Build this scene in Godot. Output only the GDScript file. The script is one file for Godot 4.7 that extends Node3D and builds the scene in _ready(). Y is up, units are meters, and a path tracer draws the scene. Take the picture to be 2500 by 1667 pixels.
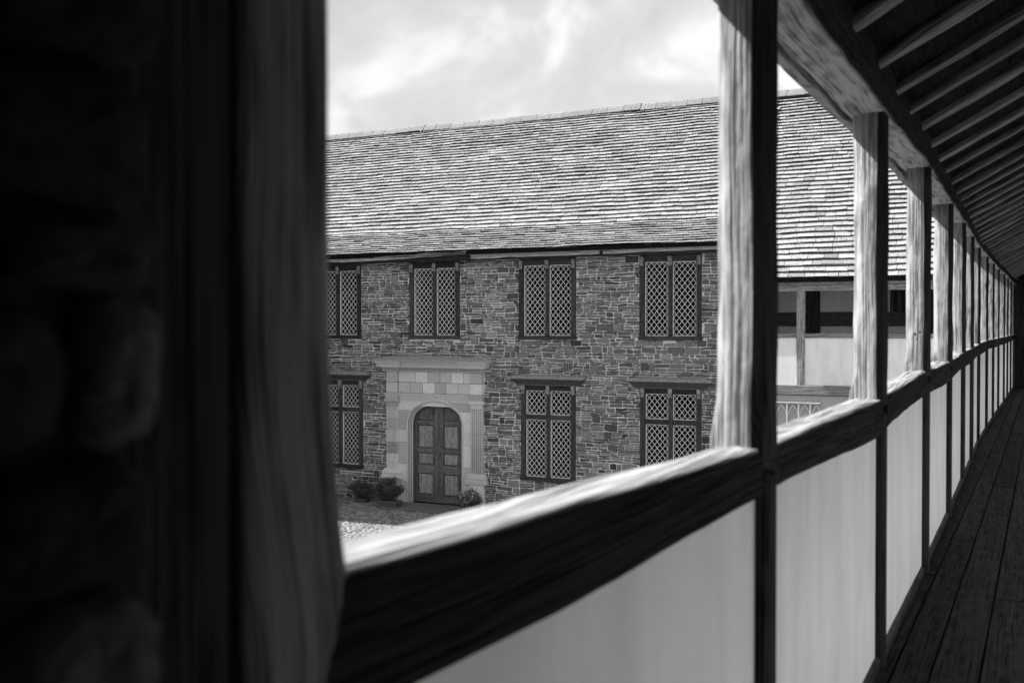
extends Node3D
# Old courtyard seen from an upper timber gallery, monochrome photograph.
# World: y up, courtyard ground at y = 0, gallery runs towards -z, courtyard lies towards -x.

const EYE := 5.0
const FLOOR_Y := 3.72
const FRONT := Vector3(-4.631, 0.0, -24.318)   # origin of the stone range: x right along the front, z out of it
const FRONT_TURN := 3.34

var rng := RandomNumberGenerator.new()
var noise := FastNoiseLite.new()
var M := {}

# ------------------------------------------------------------------ mesh builder
class MB:
	var v := PackedVector3Array()
	var n := PackedVector3Array()
	var t := PackedVector2Array()
	var c := PackedColorArray()
	var i := PackedInt32Array()

	func tri(a: Vector3, b: Vector3, d: Vector3, col: Color, ua: Vector2, ub: Vector2, ud: Vector2) -> void:
		var nn := (b - a).cross(d - a)
		if nn.length_squared() < 1e-14:
			return
		nn = nn.normalized()
		var k := v.size()
		v.append(a); v.append(b); v.append(d)
		n.append(nn); n.append(nn); n.append(nn)
		t.append(ua); t.append(ub); t.append(ud)
		c.append(col); c.append(col); c.append(col)
		i.append(k); i.append(k + 2); i.append(k + 1)

	func quad(a: Vector3, b: Vector3, d: Vector3, e: Vector3, col: Color, ua := Vector2.ZERO, ub := Vector2.ZERO, ud := Vector2.ZERO, ue := Vector2.ZERO) -> void:
		if ua == Vector2.ZERO and ud == Vector2.ZERO:
			var nn := (d - a).cross(e - b)
			ua = MB.flat(a, nn); ub = MB.flat(b, nn); ud = MB.flat(d, nn); ue = MB.flat(e, nn)
		tri(a, b, d, col, ua, ub, ud)
		tri(a, d, e, col, ua, ud, ue)

	static func flat(p: Vector3, nn: Vector3) -> Vector2:
		var q := nn.abs()
		if q.y >= q.x and q.y >= q.z:
			return Vector2(p.x, p.z)
		if q.x >= q.z:
			return Vector2(p.z, p.y)
		return Vector2(p.x, p.y)

	# eight corners: bit 0 = x, bit 1 = y, bit 2 = z; b = bevel; along = axis of the grain
	func hexa(p: Array, b: float, col: Color, along := 1, off := Vector2.ZERO) -> void:
		var ax: Array[Vector3] = [(p[1] - p[0]).normalized(), (p[2] - p[0]).normalized(), (p[4] - p[0]).normalized()]
		var q := {}
		for k in 8:
			for f in 3:
				var r: Vector3 = p[k]
				for a in 3:
					if a != f:
						var to: Vector3 = p[k ^ (1 << a)]
						r += (to - p[k]).normalized() * b
				q[k * 3 + f] = r
		for f in 3:
			var a1 := (f + 1) % 3
			var a2 := (f + 2) % 3
			for s in 2:
				var base := s << f
				var k0 := base
				var k1 := base | (1 << a1)
				var k2 := base | (1 << a1) | (1 << a2)
				var k3 := base | (1 << a2)
				var pts: Array = [q[k0 * 3 + f], q[k1 * 3 + f], q[k2 * 3 + f], q[k3 * 3 + f]]
				if s == 0:
					pts.reverse()
				_face(pts, ax, f, along, col, off)
		if b <= 0.0:
			return
		for f in 3:               # edges run along axis f
			var a1 := (f + 1) % 3
			var a2 := (f + 2) % 3
			for s1 in 2:
				for s2 in 2:
					var k0 := (s1 << a1) | (s2 << a2)
					var k1 := k0 | (1 << f)
					var pts: Array = [q[k0 * 3 + a1], q[k1 * 3 + a1], q[k1 * 3 + a2], q[k0 * 3 + a2]]
					if s1 != s2:
						pts.reverse()
					pts.reverse()
					_face(pts, ax, a1, along, col, off)
		for k in 8:
			var bits := (k & 1) + ((k >> 1) & 1) + ((k >> 2) & 1)
			var pts: Array = [q[k * 3], q[k * 3 + 1], q[k * 3 + 2]]
			if bits % 2 == 0:
				pts.reverse()
			tri(pts[0], pts[1], pts[2], col, off, off, off)

	func _face(pts: Array, ax: Array[Vector3], f: int, along: int, col: Color, off: Vector2) -> void:
		var a1 := (f + 1) % 3
		var a2 := (f + 2) % 3
		if a1 == along:
			a1 = a2
			a2 = along
		var uv: Array[Vector2] = []
		for r in pts:
			uv.append(Vector2((r as Vector3).dot(ax[a1]), (r as Vector3).dot(ax[a2])) + off)
		tri(pts[0], pts[1], pts[2], col, uv[0], uv[1], uv[2])
		tri(pts[0], pts[2], pts[3], col, uv[0], uv[2], uv[3])

	func box(lo: Vector3, hi: Vector3, b: float, col: Color, along := 1, off := Vector2.ZERO) -> void:
		var p: Array = []
		for k in 8:
			p.append(Vector3(hi.x if k & 1 else lo.x, hi.y if k & 2 else lo.y, hi.z if k & 4 else lo.z))
		hexa(p, b, col, along, off)

	# rings of equal length, closed round; smooth normals weighted by area; one colour per ring point or one for all
	func sweep(rings: Array, cols: Variant, caps := true, off := Vector2.ZERO, closed := true) -> void:
		var m: int = rings[0].size()
		var k0 := v.size()
		var wide := m + 1 if closed else m
		var vv := 0.0
		for r in rings.size():
			var ring: PackedVector3Array = rings[r]
			if r > 0:
				vv += (ring[0] - rings[r - 1][0]).length()
			var u := 0.0
			for a in wide:
				if a > 0:
					u += (ring[a % m] - ring[a - 1]).length()
				v.append(ring[a % m])
				t.append(Vector2(u, vv) + off)
				c.append(cols if cols is Color else cols[a % m])
				n.append(Vector3.ZERO)
		for r in rings.size() - 1:
			for a in wide - 1:
				var p := k0 + r * wide + a
				_smooth(p, p + 1, p + wide + 1)
				_smooth(p, p + wide + 1, p + wide)
		for r in rings.size():
			var p := k0 + r * wide
			if closed:
				var s := n[p] + n[p + m]
				n[p] = s
				n[p + m] = s
			for a in wide:
				n[p + a] = n[p + a].normalized()
		if caps and closed:
			for e in 2:
				var ring: PackedVector3Array = rings[0] if e == 0 else rings[rings.size() - 1]
				var mid := Vector3.ZERO
				for q in ring:
					mid += q / m
				var col: Color = cols if cols is Color else cols[0]
				for a in m:
					var x := ring[a]
					var y := ring[(a + 1) % m]
					if e == 0:
						tri(mid, y, x, col, off, off + Vector2(0.05, 0.0), off + Vector2(0.0, 0.05))
					else:
						tri(mid, x, y, col, off, off + Vector2(0.05, 0.0), off + Vector2(0.0, 0.05))

	func _smooth(a: int, b: int, d: int) -> void:
		var nn := (v[b] - v[a]).cross(v[d] - v[a])
		n[a] += nn; n[b] += nn; n[d] += nn
		i.append(a); i.append(d); i.append(b)

	# flat polygon given in order; extruded from back to front along dir
	func slab(poly: PackedVector2Array, z0: float, z1: float, col: Color, bevel := 0.0, off := Vector2.ZERO) -> void:
		if poly.size() < 3:
			return
		var p := poly.duplicate()
		if Geometry2D.is_polygon_clockwise(p):
			p.reverse()
		var front := p
		if bevel > 0.0:
			var inner := Geometry2D.offset_polygon(p, -bevel, Geometry2D.JOIN_MITER)
			if inner.size() == 1 and inner[0].size() == p.size():
				front = inner[0]
				if Geometry2D.is_polygon_clockwise(front):
					front.reverse()
				var best := 0
				for k in front.size():
					if front[k].distance_squared_to(p[0]) < front[best].distance_squared_to(p[0]):
						best = k
				var turned := PackedVector2Array()
				for k in front.size():
					turned.append(front[(k + best) % front.size()])
				front = turned
			else:
				bevel = 0.0
		var ids := Geometry2D.triangulate_polygon(front)
		for k in range(0, ids.size(), 3):
			var a := front[ids[k]]
			var b := front[ids[k + 1]]
			var d := front[ids[k + 2]]
			if (b - a).cross(d - a) < 0.0:
				var h := b
				b = d
				d = h
			tri(Vector3(a.x, a.y, z1), Vector3(b.x, b.y, z1), Vector3(d.x, d.y, z1), col, a + off, b + off, d + off)
		for k in p.size():
			var l := (k + 1) % p.size()
			var zb := z1 - bevel
			quad(Vector3(p[k].x, p[k].y, z0), Vector3(p[l].x, p[l].y, z0), Vector3(p[l].x, p[l].y, zb), Vector3(p[k].x, p[k].y, zb), col)
			if bevel > 0.0:
				quad(Vector3(p[k].x, p[k].y, zb), Vector3(p[l].x, p[l].y, zb), Vector3(front[l].x, front[l].y, z1), Vector3(front[k].x, front[k].y, z1), col)

	func mesh(mat: Material) -> ArrayMesh:
		var a := []
		a.resize(Mesh.ARRAY_MAX)
		a[Mesh.ARRAY_VERTEX] = v
		a[Mesh.ARRAY_NORMAL] = n
		a[Mesh.ARRAY_TEX_UV] = t
		a[Mesh.ARRAY_COLOR] = c
		a[Mesh.ARRAY_INDEX] = i
		var m := ArrayMesh.new()
		m.add_surface_from_arrays(Mesh.PRIMITIVE_TRIANGLES, a)
		m.surface_set_material(0, mat)
		return m


func grey(x: float) -> Color:
	return Color(x, x, x)

func put(mb: MB, called: String, mat: String, parent: Node = self, kind := "") -> MeshInstance3D:
	var o := MeshInstance3D.new()
	o.mesh = mb.mesh(M[mat])
	o.name = called
	parent.add_child(o, true)
	if kind:
		o.set_meta("kind", kind)
	return o

func thing(called: String, label: String, category: String, at := Vector3.ZERO, turn := 0.0, group := "") -> Node3D:
	var o := Node3D.new()
	o.name = called
	o.position = at
	o.rotation_degrees.y = turn
	o.set_meta("label", label)
	o.set_meta("category", category)
	if group:
		o.set_meta("group", group)
	add_child(o, true)
	return o

func part(called: String, parent: Node) -> Node3D:
	var o := Node3D.new()
	o.name = called
	parent.add_child(o, true)
	return o

func uvo() -> Vector2:
	return Vector2(rng.randf() * 7.0 + 0.01, rng.randf() * 7.0 + 0.01)

func curve(table: Array, s: float) -> float:
	if s <= table[0][0]:
		return table[0][1]
	for k in table.size() - 1:
		if s <= table[k + 1][0]:
			var f: float = (s - table[k][0]) / (table[k + 1][0] - table[k][0])
			return lerpf(table[k][1], table[k + 1][1], f)
	return table[table.size() - 1][1]

# ------------------------------------------------------------------ textures and materials
func noise_img(w: int, h: int, freq: float, sd: int, oct := 4, type := FastNoiseLite.TYPE_SIMPLEX_SMOOTH) -> Image:
	var f := FastNoiseLite.new()
	f.seed = sd
	f.noise_type = type
	f.frequency = freq
	f.fractal_type = FastNoiseLite.FRACTAL_FBM
	f.fractal_octaves = oct
	var im := f.get_seamless_image(w, h)
	im.convert(Image.FORMAT_L8)
	return im

func stretched(w: int, h: int, h0: int, freq: float, sd: int) -> PackedByteArray:
	var im := noise_img(w, h0, freq, sd, 4)
	var tall := Image.create_empty(w, h0 * 3, false, Image.FORMAT_L8)
	for k in 3:
		tall.blit_rect(im, Rect2i(0, 0, w, h0), Vector2i(0, h0 * k))
	tall.resize(w, h * 3, Image.INTERPOLATE_CUBIC)
	return tall.get_region(Rect2i(0, h, w, h)).get_data()

# heights 0..1 -> (albedo texture with multipliers lo..hi, normal texture)
func pair(vals: PackedFloat32Array, w: int, h: int, lo: float, hi: float, power: float, bump: float) -> Array:
	var a := PackedByteArray()
	var b := PackedByteArray()
	a.resize(w * h)
	b.resize(w * h)
	var lut := PackedByteArray()
	lut.resize(256)
	for k in 256:
		var x := lo + (hi - lo) * pow(k / 255.0, power)
		lut[k] = int(clampf(grey(x).linear_to_srgb().r, 0.0, 1.0) * 255.0)
	for k in w * h:
		var x := int(clampf(vals[k], 0.0, 1.0) * 255.0)
		a[k] = lut[x]
		b[k] = x
	var alb := Image.create_from_data(w, h, false, Image.FORMAT_L8, a)
	var nor := Image.create_from_data(w, h, false, Image.FORMAT_L8, b)
	nor.convert(Image.FORMAT_RGBA8)
	nor.bump_map_to_normal_map(bump)
	return [ImageTexture.create_from_image(alb), ImageTexture.create_from_image(nor)]

func mat(called: String, tex: Array, scale: Vector2, rough: float, bump := 1.0, triplanar := false) -> void:
	var m := StandardMaterial3D.new()
	m.resource_name = called
	m.vertex_color_use_as_albedo = true
	m.roughness = rough
	m.metallic_specular = 0.12
	if tex.size():
		m.albedo_texture = tex[0]
		m.normal_enabled = true
		m.normal_texture = tex[1]
		m.normal_scale = bump
		m.uv1_scale = Vector3(scale.x, scale.y, scale.x)
		if triplanar:
			m.uv1_triplanar = true
			m.uv1_world_triplanar = true
	M[called] = m

func make_materials() -> void:
	var w := 512
	# timber: long grain along v
	var g1 := stretched(w, w, 20, 0.10, 11)
	var g2 := stretched(w, w, 56, 0.03, 12)
	var g3 := noise_img(w, w, 0.012, 13, 4).get_data()
	var vals := PackedFloat32Array()
	var eroded := PackedFloat32Array()
	vals.resize(w * w)
	eroded.resize(w * w)
	for k in w * w:
		var a := g1[k] / 255.0
		var b := g2[k] / 255.0
		var d := g3[k] / 255.0
		vals[k] = smoothstep(0.24, 0.78, a * 0.42 + b * 0.3 + d * 0.33)
		eroded[k] = smoothstep(0.22, 0.62, a * 0.65 + b * 0.35) * 0.85 + d * 0.15
	mat("oak", pair(vals, w, w, 0.22, 1.45, 1.0, 6.0), Vector2(2.6, 0.7), 0.85, 1.0)
	mat("eroded_oak", pair(eroded, w, w, 0.1, 1.1, 1.0, 12.0), Vector2(4.2, 0.9), 0.9, 1.0)
	# stone: mottled
	var s1 := noise_img(w, w, 0.02, 21, 5).get_data()
	var s2 := noise_img(w, w, 0.09, 22, 3).get_data()
	var stone := PackedFloat32Array()
	var lichen := PackedFloat32Array()
	var plaster := PackedFloat32Array()
	stone.resize(w * w)
	lichen.resize(w * w)
	plaster.resize(w * w)
	var p1 := stretched(w, w, 96, 0.012, 31)
	var p2 := noise_img(w, w, 0.006, 32, 5).get_data()
	var spot := noise_img(w, w, 0.07, 33, 3, FastNoiseLite.TYPE_CELLULAR).get_data()
	for k in w * w:
		var a := s1[k] / 255.0
		var b := s2[k] / 255.0
		stone[k] = clampf(a * 0.6 + b * 0.4, 0.0, 1.0)
		lichen[k] = clampf(smoothstep(0.3, 0.55, a * 0.6 + b * 0.4) * 0.8 + 0.2 * spot[k] / 255.0, 0.0, 1.0)
		plaster[k] = clampf(0.35 + (p1[k] / 255.0 - 0.5) * 0.5 + p2[k] / 255.0 * 0.4 + (b - 0.5) * 0.12, 0.0, 1.0)
	mat("stone", pair(stone, w, w, 0.1, 1.9, 1.0, 8.0), Vector2(1.6, 1.6), 0.9, 1.0)
	mat("slate", pair(lichen, w, w, 0.2, 1.1, 1.0, 8.0), Vector2(2.2, 2.2), 0.85, 0.8)
	mat("ashlar", pair(stone, w, w, 0.75, 1.2, 1.0, 3.0), Vector2(0.8, 0.8), 0.85, 0.5)
	mat("mortar", pair(stone, w, w, 0.6, 1.3, 1.0, 6.0), Vector2(2.3, 2.3), 0.95, 1.0)
	mat("plaster", pair(plaster, w, w, 0.8, 1.1, 1.0, 1.5), Vector2(0.7, 0.5), 0.9, 0.4)
	mat("paving", pair(stone, w, w, 0.5, 1.5, 1.0, 6.0), Vector2(1.1, 1.1), 0.9, 1.0)
	mat("lead", [], Vector2.ONE, 0.6)
	mat("leaf", [], Vector2.ONE, 0.6)
	var l: StandardMaterial3D = M.leaf
	l.backlight_enabled = true
	l.backlight = Color(0.12, 0.12, 0.12)
	var gl := StandardMaterial3D.new()
	gl.resource_name = "old_glass"
	gl.transparency = BaseMaterial3D.TRANSPARENCY_ALPHA
	gl.albedo_color = Color(0.04, 0.04, 0.04, 0.12)
	gl.roughness = 0.05
	gl.metallic_specular = 0.2
	M["glass"] = gl

func sky_image() -> Image:
	var w := 2048
	var h := 1024
	var f := FastNoiseLite.new()
	f.seed = 4
	f.noise_type = FastNoiseLite.TYPE_SIMPLEX_SMOOTH
	f.frequency = 3.4
	f.fractal_type = FastNoiseLite.FRACTAL_FBM
	f.fractal_octaves = 6
	f.fractal_gain = 0.56
	var g := FastNoiseLite.new()
	g.seed = 9
	g.noise_type = FastNoiseLite.TYPE_SIMPLEX_SMOOTH
	g.frequency = 1.3
	g.fractal_octaves = 3
	var d := PackedByteArray()
	d.resize(w * h * 3)
	for y in h:
		var el := PI * (0.5 - (y + 0.5) / h)
		var ce := cos(el)
		var se := sin(el)
		for x in w:
			var i3 := (y * w + x) * 3
			var val := 0.0
			if el < -0.12:
				val = 0.30
			else:
				var ph := TAU * (x + 0.5) / w
				var p := Vector3(sin(ph) * ce, se * 1.9, -cos(ph) * ce)
				var q := g.get_noise_3dv(p)
				var c := f.get_noise_3dv(p + Vector3(q, q * 0.6, -q) * 0.28)
				val = 0.57 + 0.22 * c + 0.08 * q + 0.10 * smoothstep(0.0, 0.3, c)
				val = clampf(val, 0.44, 0.80)
			var s := int(clampf(grey(val).linear_to_srgb().r, 0.0, 1.0) * 255.0)
			d[i3] = s
			d[i3 + 1] = s
			d[i3 + 2] = s
	return Image.create_from_data(w, h, false, Image.FORMAT_RGB8, d)

# ------------------------------------------------------------------ 1 camera, sky, sun
func make_view() -> void:
	var cam := Camera3D.new()
	cam.name = "camera"
	add_child(cam)
	cam.position = Vector3(0, EYE, 0)
	cam.rotation_degrees = Vector3(-0.742, 28.2, 0)
	var at := CameraAttributesPhysical.new()
	at.frustum_focal_length = 35.0
	at.frustum_focus_distance = 26.0
	at.frustum_near = 0.05
	at.frustum_far = 900.0
	at.exposure_aperture = 4.0
	cam.attributes = at
	cam.keep_aspect = Camera3D.KEEP_HEIGHT
	cam.fov = rad_to_deg(2.0 * atan(833.5 / 2431.0))
	cam.near = 0.05
	cam.far = 900.0
	cam.current = true
	var env := Environment.new()
	env.background_mode = Environment.BG_SKY
	var sky := Sky.new()
	var pano := PanoramaSkyMaterial.new()
	pano.panorama = ImageTexture.create_from_image(sky_image())
	pano.energy_multiplier = 0.58
	sky.sky_material = pano
	env.sky = sky
	env.tonemap_mode = Environment.TONE_MAPPER_LINEAR
	env.tonemap_exposure = 2.3
	env.sdfgi_enabled = true
	env.ssao_enabled = true
	env.ssil_enabled = true
	var we := WorldEnvironment.new()
	we.environment = env
	add_child(we)
	var sun := DirectionalLight3D.new()
	sun.name = "sun"
	sun.light_energy = 1.6
	sun.light_angular_distance = 0.6
	sun.light_color = Color(1, 1, 1)
	sun.shadow_enabled = true
	add_child(sun)
	# from the left along the range, a little in front of its face, 49 degrees high
	var turn := Basis(Vector3.UP, deg_to_rad(FRONT_TURN))
	var flat := turn * Vector3(-cos(deg_to_rad(4.5)), 0, sin(deg_to_rad(4.5)))
	var to_sun := (flat * cos(deg_to_rad(49.0)) + Vector3.UP * sin(deg_to_rad(49.0))).normalized()
	sun.look_at_from_position(to_sun * 60.0, Vector3.ZERO, Vector3.UP)

# ------------------------------------------------------------------ 2 courtyard
func make_courtyard() -> void:
	var mb := MB.new()
	mb.quad(Vector3(-300, 0, 300), Vector3(300, 0, 300), Vector3(300, 0, -300), Vector3(-300, 0, -300), grey(0.16))
	var ground := put(mb, "courtyard_ground", "paving", self, "structure")
	ground.set_meta("label", "cobbled courtyard between the ranges")
	# cobbles in the part that shows: rows along the front
	var turn := Transform3D(Basis(Vector3.UP, deg_to_rad(FRONT_TURN)), FRONT)
	var list := []
	var w := 0.14
	while w < 7.5:
		var dw := rng.randf_range(0.06, 0.10)
		var u := -15.0 + rng.randf() * 0.2
		while u < -7.8:
			var du := rng.randf_range(0.08, 0.2)
			if not (u > -11.75 and u < -9.1 and w < 1.15):
				list.append([u, w + noise.get_noise_2d(u * 40.0, w * 20.0) * 0.05, du, dw])
			u += du
		w += dw
	var far := func(e): return turn.origin.distance_squared_to(Vector3.ZERO) * 0.0 + absf(e[0] + 11.0) + absf(e[1] - 2.4)
	list.sort_custom(func(a, b): return far.call(a) < far.call(b))
	var rest := MB.new()
	for k in list.size():
		var e: Array = list[k]
		var m := rest if k >= 300 else MB.new()
		var mid := Vector3(e[0] + e[2] * 0.5, 0.0, e[1] + e[3] * 0.5)
		var org := turn * mid if k >= 300 else Vector3.ZERO
		cobble(m, org, turn.basis, e[2] * 0.47, e[3] * 0.46)
		if k < 300:
			var o := put(m, "cobble", "paving", ground)
			o.position = turn * mid
	put(rest, "cobbles", "paving", ground, "stuff")
	var one := MB.new()
	cobble(one, Vector3.ZERO, Basis.IDENTITY, 0.47, 0.46)
	for k in one.v.size():
		one.v[k].y *= 1.0
		one.c[k] = Color.WHITE
	var mm := MultiMesh.new()
	mm.transform_format = MultiMesh.TRANSFORM_3D
	mm.use_colors = true
	mm.mesh = one.mesh(M.paving)
	var spots := []
	var fw := 0.3
	while fw < 24.0:
		var dw := rng.randf_range(0.10, 0.16)
		var fu := -15.0 if fw < 3.5 else -24.0
		while fu < 3.2:
			var du := rng.randf_range(0.13, 0.3)
			if not (fu > -15.2 and fu < -7.6 and fw < 7.6):
				spots.append([fu, fw, du, dw])
			fu += du
		fw += dw
	mm.instance_count = spots.size()
	for k in spots.size():
		var e: Array = spots[k]
		var bs := turn.basis * Basis.from_scale(Vector3(e[2], rng.randf_range(0.7, 1.2), e[3]))
		mm.set_instance_transform(k, Transform3D(bs, turn * Vector3(e[0] + e[2] * 0.5, 0.0, e[1] + e[3] * 0.5)))
		mm.set_instance_color(k, grey(rng.randf_range(0.14, 0.34)))
	var field := MultiMeshInstance3D.new()
	field.multimesh = mm
	field.name = "cobble_field"
	field.set_meta("kind", "stuff")
	ground.add_child(field, true)

func cobble(m: MB, org: Vector3, b: Basis, rx: float, rz: float) -> void:
	var col := grey(rng.randf_range(0.14, 0.34))
	var h := rng.randf_range(0.012, 0.028)
	var ring := PackedVector3Array()
	var top := PackedVector3Array()
	for a in 8:
		var an := TAU * (a + 0.5) / 8.0
		var q := Vector2(cos(an), sin(an))
		q = q / pow(pow(absf(q.x), 3.0) + pow(absf(q.y), 3.0), 1.0 / 3.0)
		var j := rng.randf_range(0.86, 1.05)
		ring.append(org + b * Vector3(q.x * rx * j, 0.002, q.y * rz * j))
		top.append(org + b * Vector3(q.x * rx * j * 0.72, h * rng.randf_range(0.75, 1.05), q.y * rz * j * 0.68))
	ring.reverse()
	top.reverse()
	m.sweep([ring, top], col, false, uvo())
	for a in 8:
		m.tri(org + b * Vector3(0, h * 1.12, 0), top[a], top[(a + 1) % 8], col, Vector2.ONE, Vector2(1.05, 1.0), Vector2(1.0, 1.05))

# ------------------------------------------------------------------ 3 the stone range
const UP_WIN := [[-14.66, -13.02], [-11.385, -9.763], [-7.955, -6.30], [-4.557, -2.94]]
const LOW_WIN := [[-14.55, -12.96], [-7.888, -6.305], [-4.536, -2.938]]
const DOOR := [-12.13, -9.02, 4.0]

func openings() -> Array:
	var r := []
	for a in UP_WIN:
		r.append(Rect2(a[0], 4.70, a[1] - a[0], 2.18))
	for a in LOW_WIN:
		r.append(Rect2(a[0], 0.91, a[1] - a[0], 2.60))
	r.append(Rect2(-11.43, -0.1, 1.77, 2.9))
	return r

func make_range() -> void:
	var b := thing("stone_range", "long rubble stone range with slate roof and lattice windows across the courtyard", "building", FRONT, FRONT_TURN)
	var holes := openings()
	# wall core (mortar) around the openings, 0.65 thick, with the plastered reveals
	var us := [-18.0, -1.9]
	var ys := [0.0, 7.15]
	for r in holes:
		us.append(r.position.x); us.append(r.end.x); ys.append(maxf(r.position.y, 0.0)); ys.append(r.end.y)
	us.sort()
	ys.sort()
	var mb := MB.new()
	for x in us.size() - 1:
		for y in ys.size() - 1:
			if us[x + 1] - us[x] < 0.001 or ys[y + 1] - ys[y] < 0.001:
				continue
			var mid := Vector2((us[x] + us[x + 1]) * 0.5, (ys[y] + ys[y + 1]) * 0.5)
			var open := false
			for r in holes:
				open = open or r.has_point(mid)
			if open:
				continue
			for z in [0.0, -0.65]:
				var p := [Vector3(us[x], ys[y], z), Vector3(us[x + 1], ys[y], z), Vector3(us[x + 1], ys[y + 1], z), Vector3(us[x], ys[y + 1], z)]
				if z < 0.0:
					p.reverse()
				mb.quad(p[0], p[1], p[2], p[3], grey(0.84))
	for r in holes:
		var y0 := maxf(r.position.y, 0.0)
		var a := Vector2(r.position.x, y0)
		var e: Vector2 = r.end
		mb.quad(Vector3(a.x, a.y, 0), Vector3(a.x, a.y, -0.65), Vector3(a.x, e.y, -0.65), Vector3(a.x, e.y, 0), grey(0.5))
		mb.quad(Vector3(e.x, a.y, -0.65), Vector3(e.x, a.y, 0), Vector3(e.x, e.y, 0), Vector3(e.x, e.y, -0.65), grey(0.5))
		mb.quad(Vector3(a.x, e.y, 0), Vector3(a.x, e.y, -0.65), Vector3(e.x, e.y, -0.65), Vector3(e.x, e.y, 0), grey(0.5))
		mb.quad(Vector3(a.x, a.y, -0.65), Vector3(a.x, a.y, 0), Vector3(e.x, a.y, 0), Vector3(e.x, a.y, -0.65), grey(0.5))
	var wall := put(mb, "wall", "mortar", b)
	var cut := holes.duplicate()
	cut[cut.size() - 1] = Rect2(-12.14, -0.2, 3.13, 4.05)
	make_stones(wall, cut, -15.6, -1.9, 7.08, 300)
	# the rest of the shell: ends, back, floors
	var sh := MB.new()
	sh.box(Vector3(-18.0, 0, -8.0), Vector3(8.0, 7.1, -7.4), 0.0, grey(0.3))
	sh.box(Vector3(-18.4, 0, -8.0), Vector3(-18.0, 7.1, 0.0), 0.0, grey(0.3))
	sh.box(Vector3(8.0, 0, -8.0), Vector3(8.4, 7.1, 0.0), 0.0, grey(0.3))
	sh.box(Vector3(-1.9, 0, -7.4), Vector3(-1.5, 7.1, -0.62), 0.0, grey(0.3))
	put(sh, "rear_wall", "stone", b)
	var fl := MB.new()
	fl.box(Vector3(-18.0, 4.05, -7.4), Vector3(-1.9, 4.2, -0.66), 0.0, grey(0.1))
	put(fl, "upper_floor", "oak", b)
	make_roof(b)
	make_eaves(b)
	var panes := [0]
	for k in [3, 2, 1, 0]:
		window(b, UP_WIN[k][0], UP_WIN[k][1], 4.70, 6.86, 0.0, panes)
	for k in [2, 1, 0]:
		window(b, LOW_WIN[k][0], LOW_WIN[k][1], 0.90, 3.50, 2.56, panes)
	make_doorway(b)

func make_stones(wall: Node3D, cut: Array, ua: float, ub: float, tall: float, singles: int) -> void:
	var list := []
	var y := 0.0
	while y < tall:
		var h := rng.randf_range(0.10, 0.21)
		var u := ua + rng.randf() * 0.3
		while u < ub:
			var w := rng.randf_range(0.16, 0.5)
			var pieces := 1
			if rng.randf() < 0.68:
				pieces = 2 if h < 0.165 else 2 + rng.randi() % 2
			if pieces > 1:
				w = rng.randf_range(0.3, 0.8)
			var yy := y
			for k in pieces:
				var hh := h / pieces * rng.randf_range(0.75, 1.25)
				if k == pieces - 1:
					hh = y + h - yy
				var x := u
				while x < u + w - 0.01:
					var ww := minf(rng.randf_range(0.14, 0.46), u + w - x)
					if u + w - x - ww < 0.11:
						ww = u + w - x
					list.append(Rect2(x, yy, ww, hh))
					x += ww
				yy += hh
			u += w
		y += h
	var cutlist := []
	for r: Rect2 in list:
		var ok := true
		for q: Rect2 in cut:
			var o := r.intersection(q)
			if o.size.x <= 0.0 or o.size.y <= 0.0:
				continue
			if o.size.y < 0.35 * r.size.y:
				if r.position.y < q.position.y:
					r.size.y -= o.size.y
				else:
					r.position.y += o.size.y
					r.size.y -= o.size.y
			elif r.position.x < q.position.x and r.size.x - o.size.x > 0.06:
				r.size.x = q.position.x - r.position.x
			elif r.end.x > q.end.x and r.size.x - o.size.x > 0.06:
				var e := r.end.x
				r.position.x = q.end.x
				r.size.x = e - r.position.x
			else:
				ok = false
				break
		if ok and r.size.x > 0.05 and r.size.y > 0.025:
			cutlist.append(r)
	cutlist.sort_custom(func(a, c): return shown(a) > shown(c))
	var rest := MB.new()
	for k in cutlist.size():
		var r: Rect2 = cutlist[k]
		var m := rest if k >= singles else MB.new()
		var mid := r.get_center()
		var org := Vector3(mid.x, mid.y, 0.0)
		wall_stone(m, r, Vector3.ZERO if k >= singles else org)
		if k < singles:
			put(m, "stone", "stone", wall).position = org
	put(rest, "stones", "stone", wall, "stuff")

func shown(r: Rect2) -> float:
	if r.position.x < -14.0 or r.end.x > -2.6:
		return 0.0
	return r.get_area()

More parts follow.
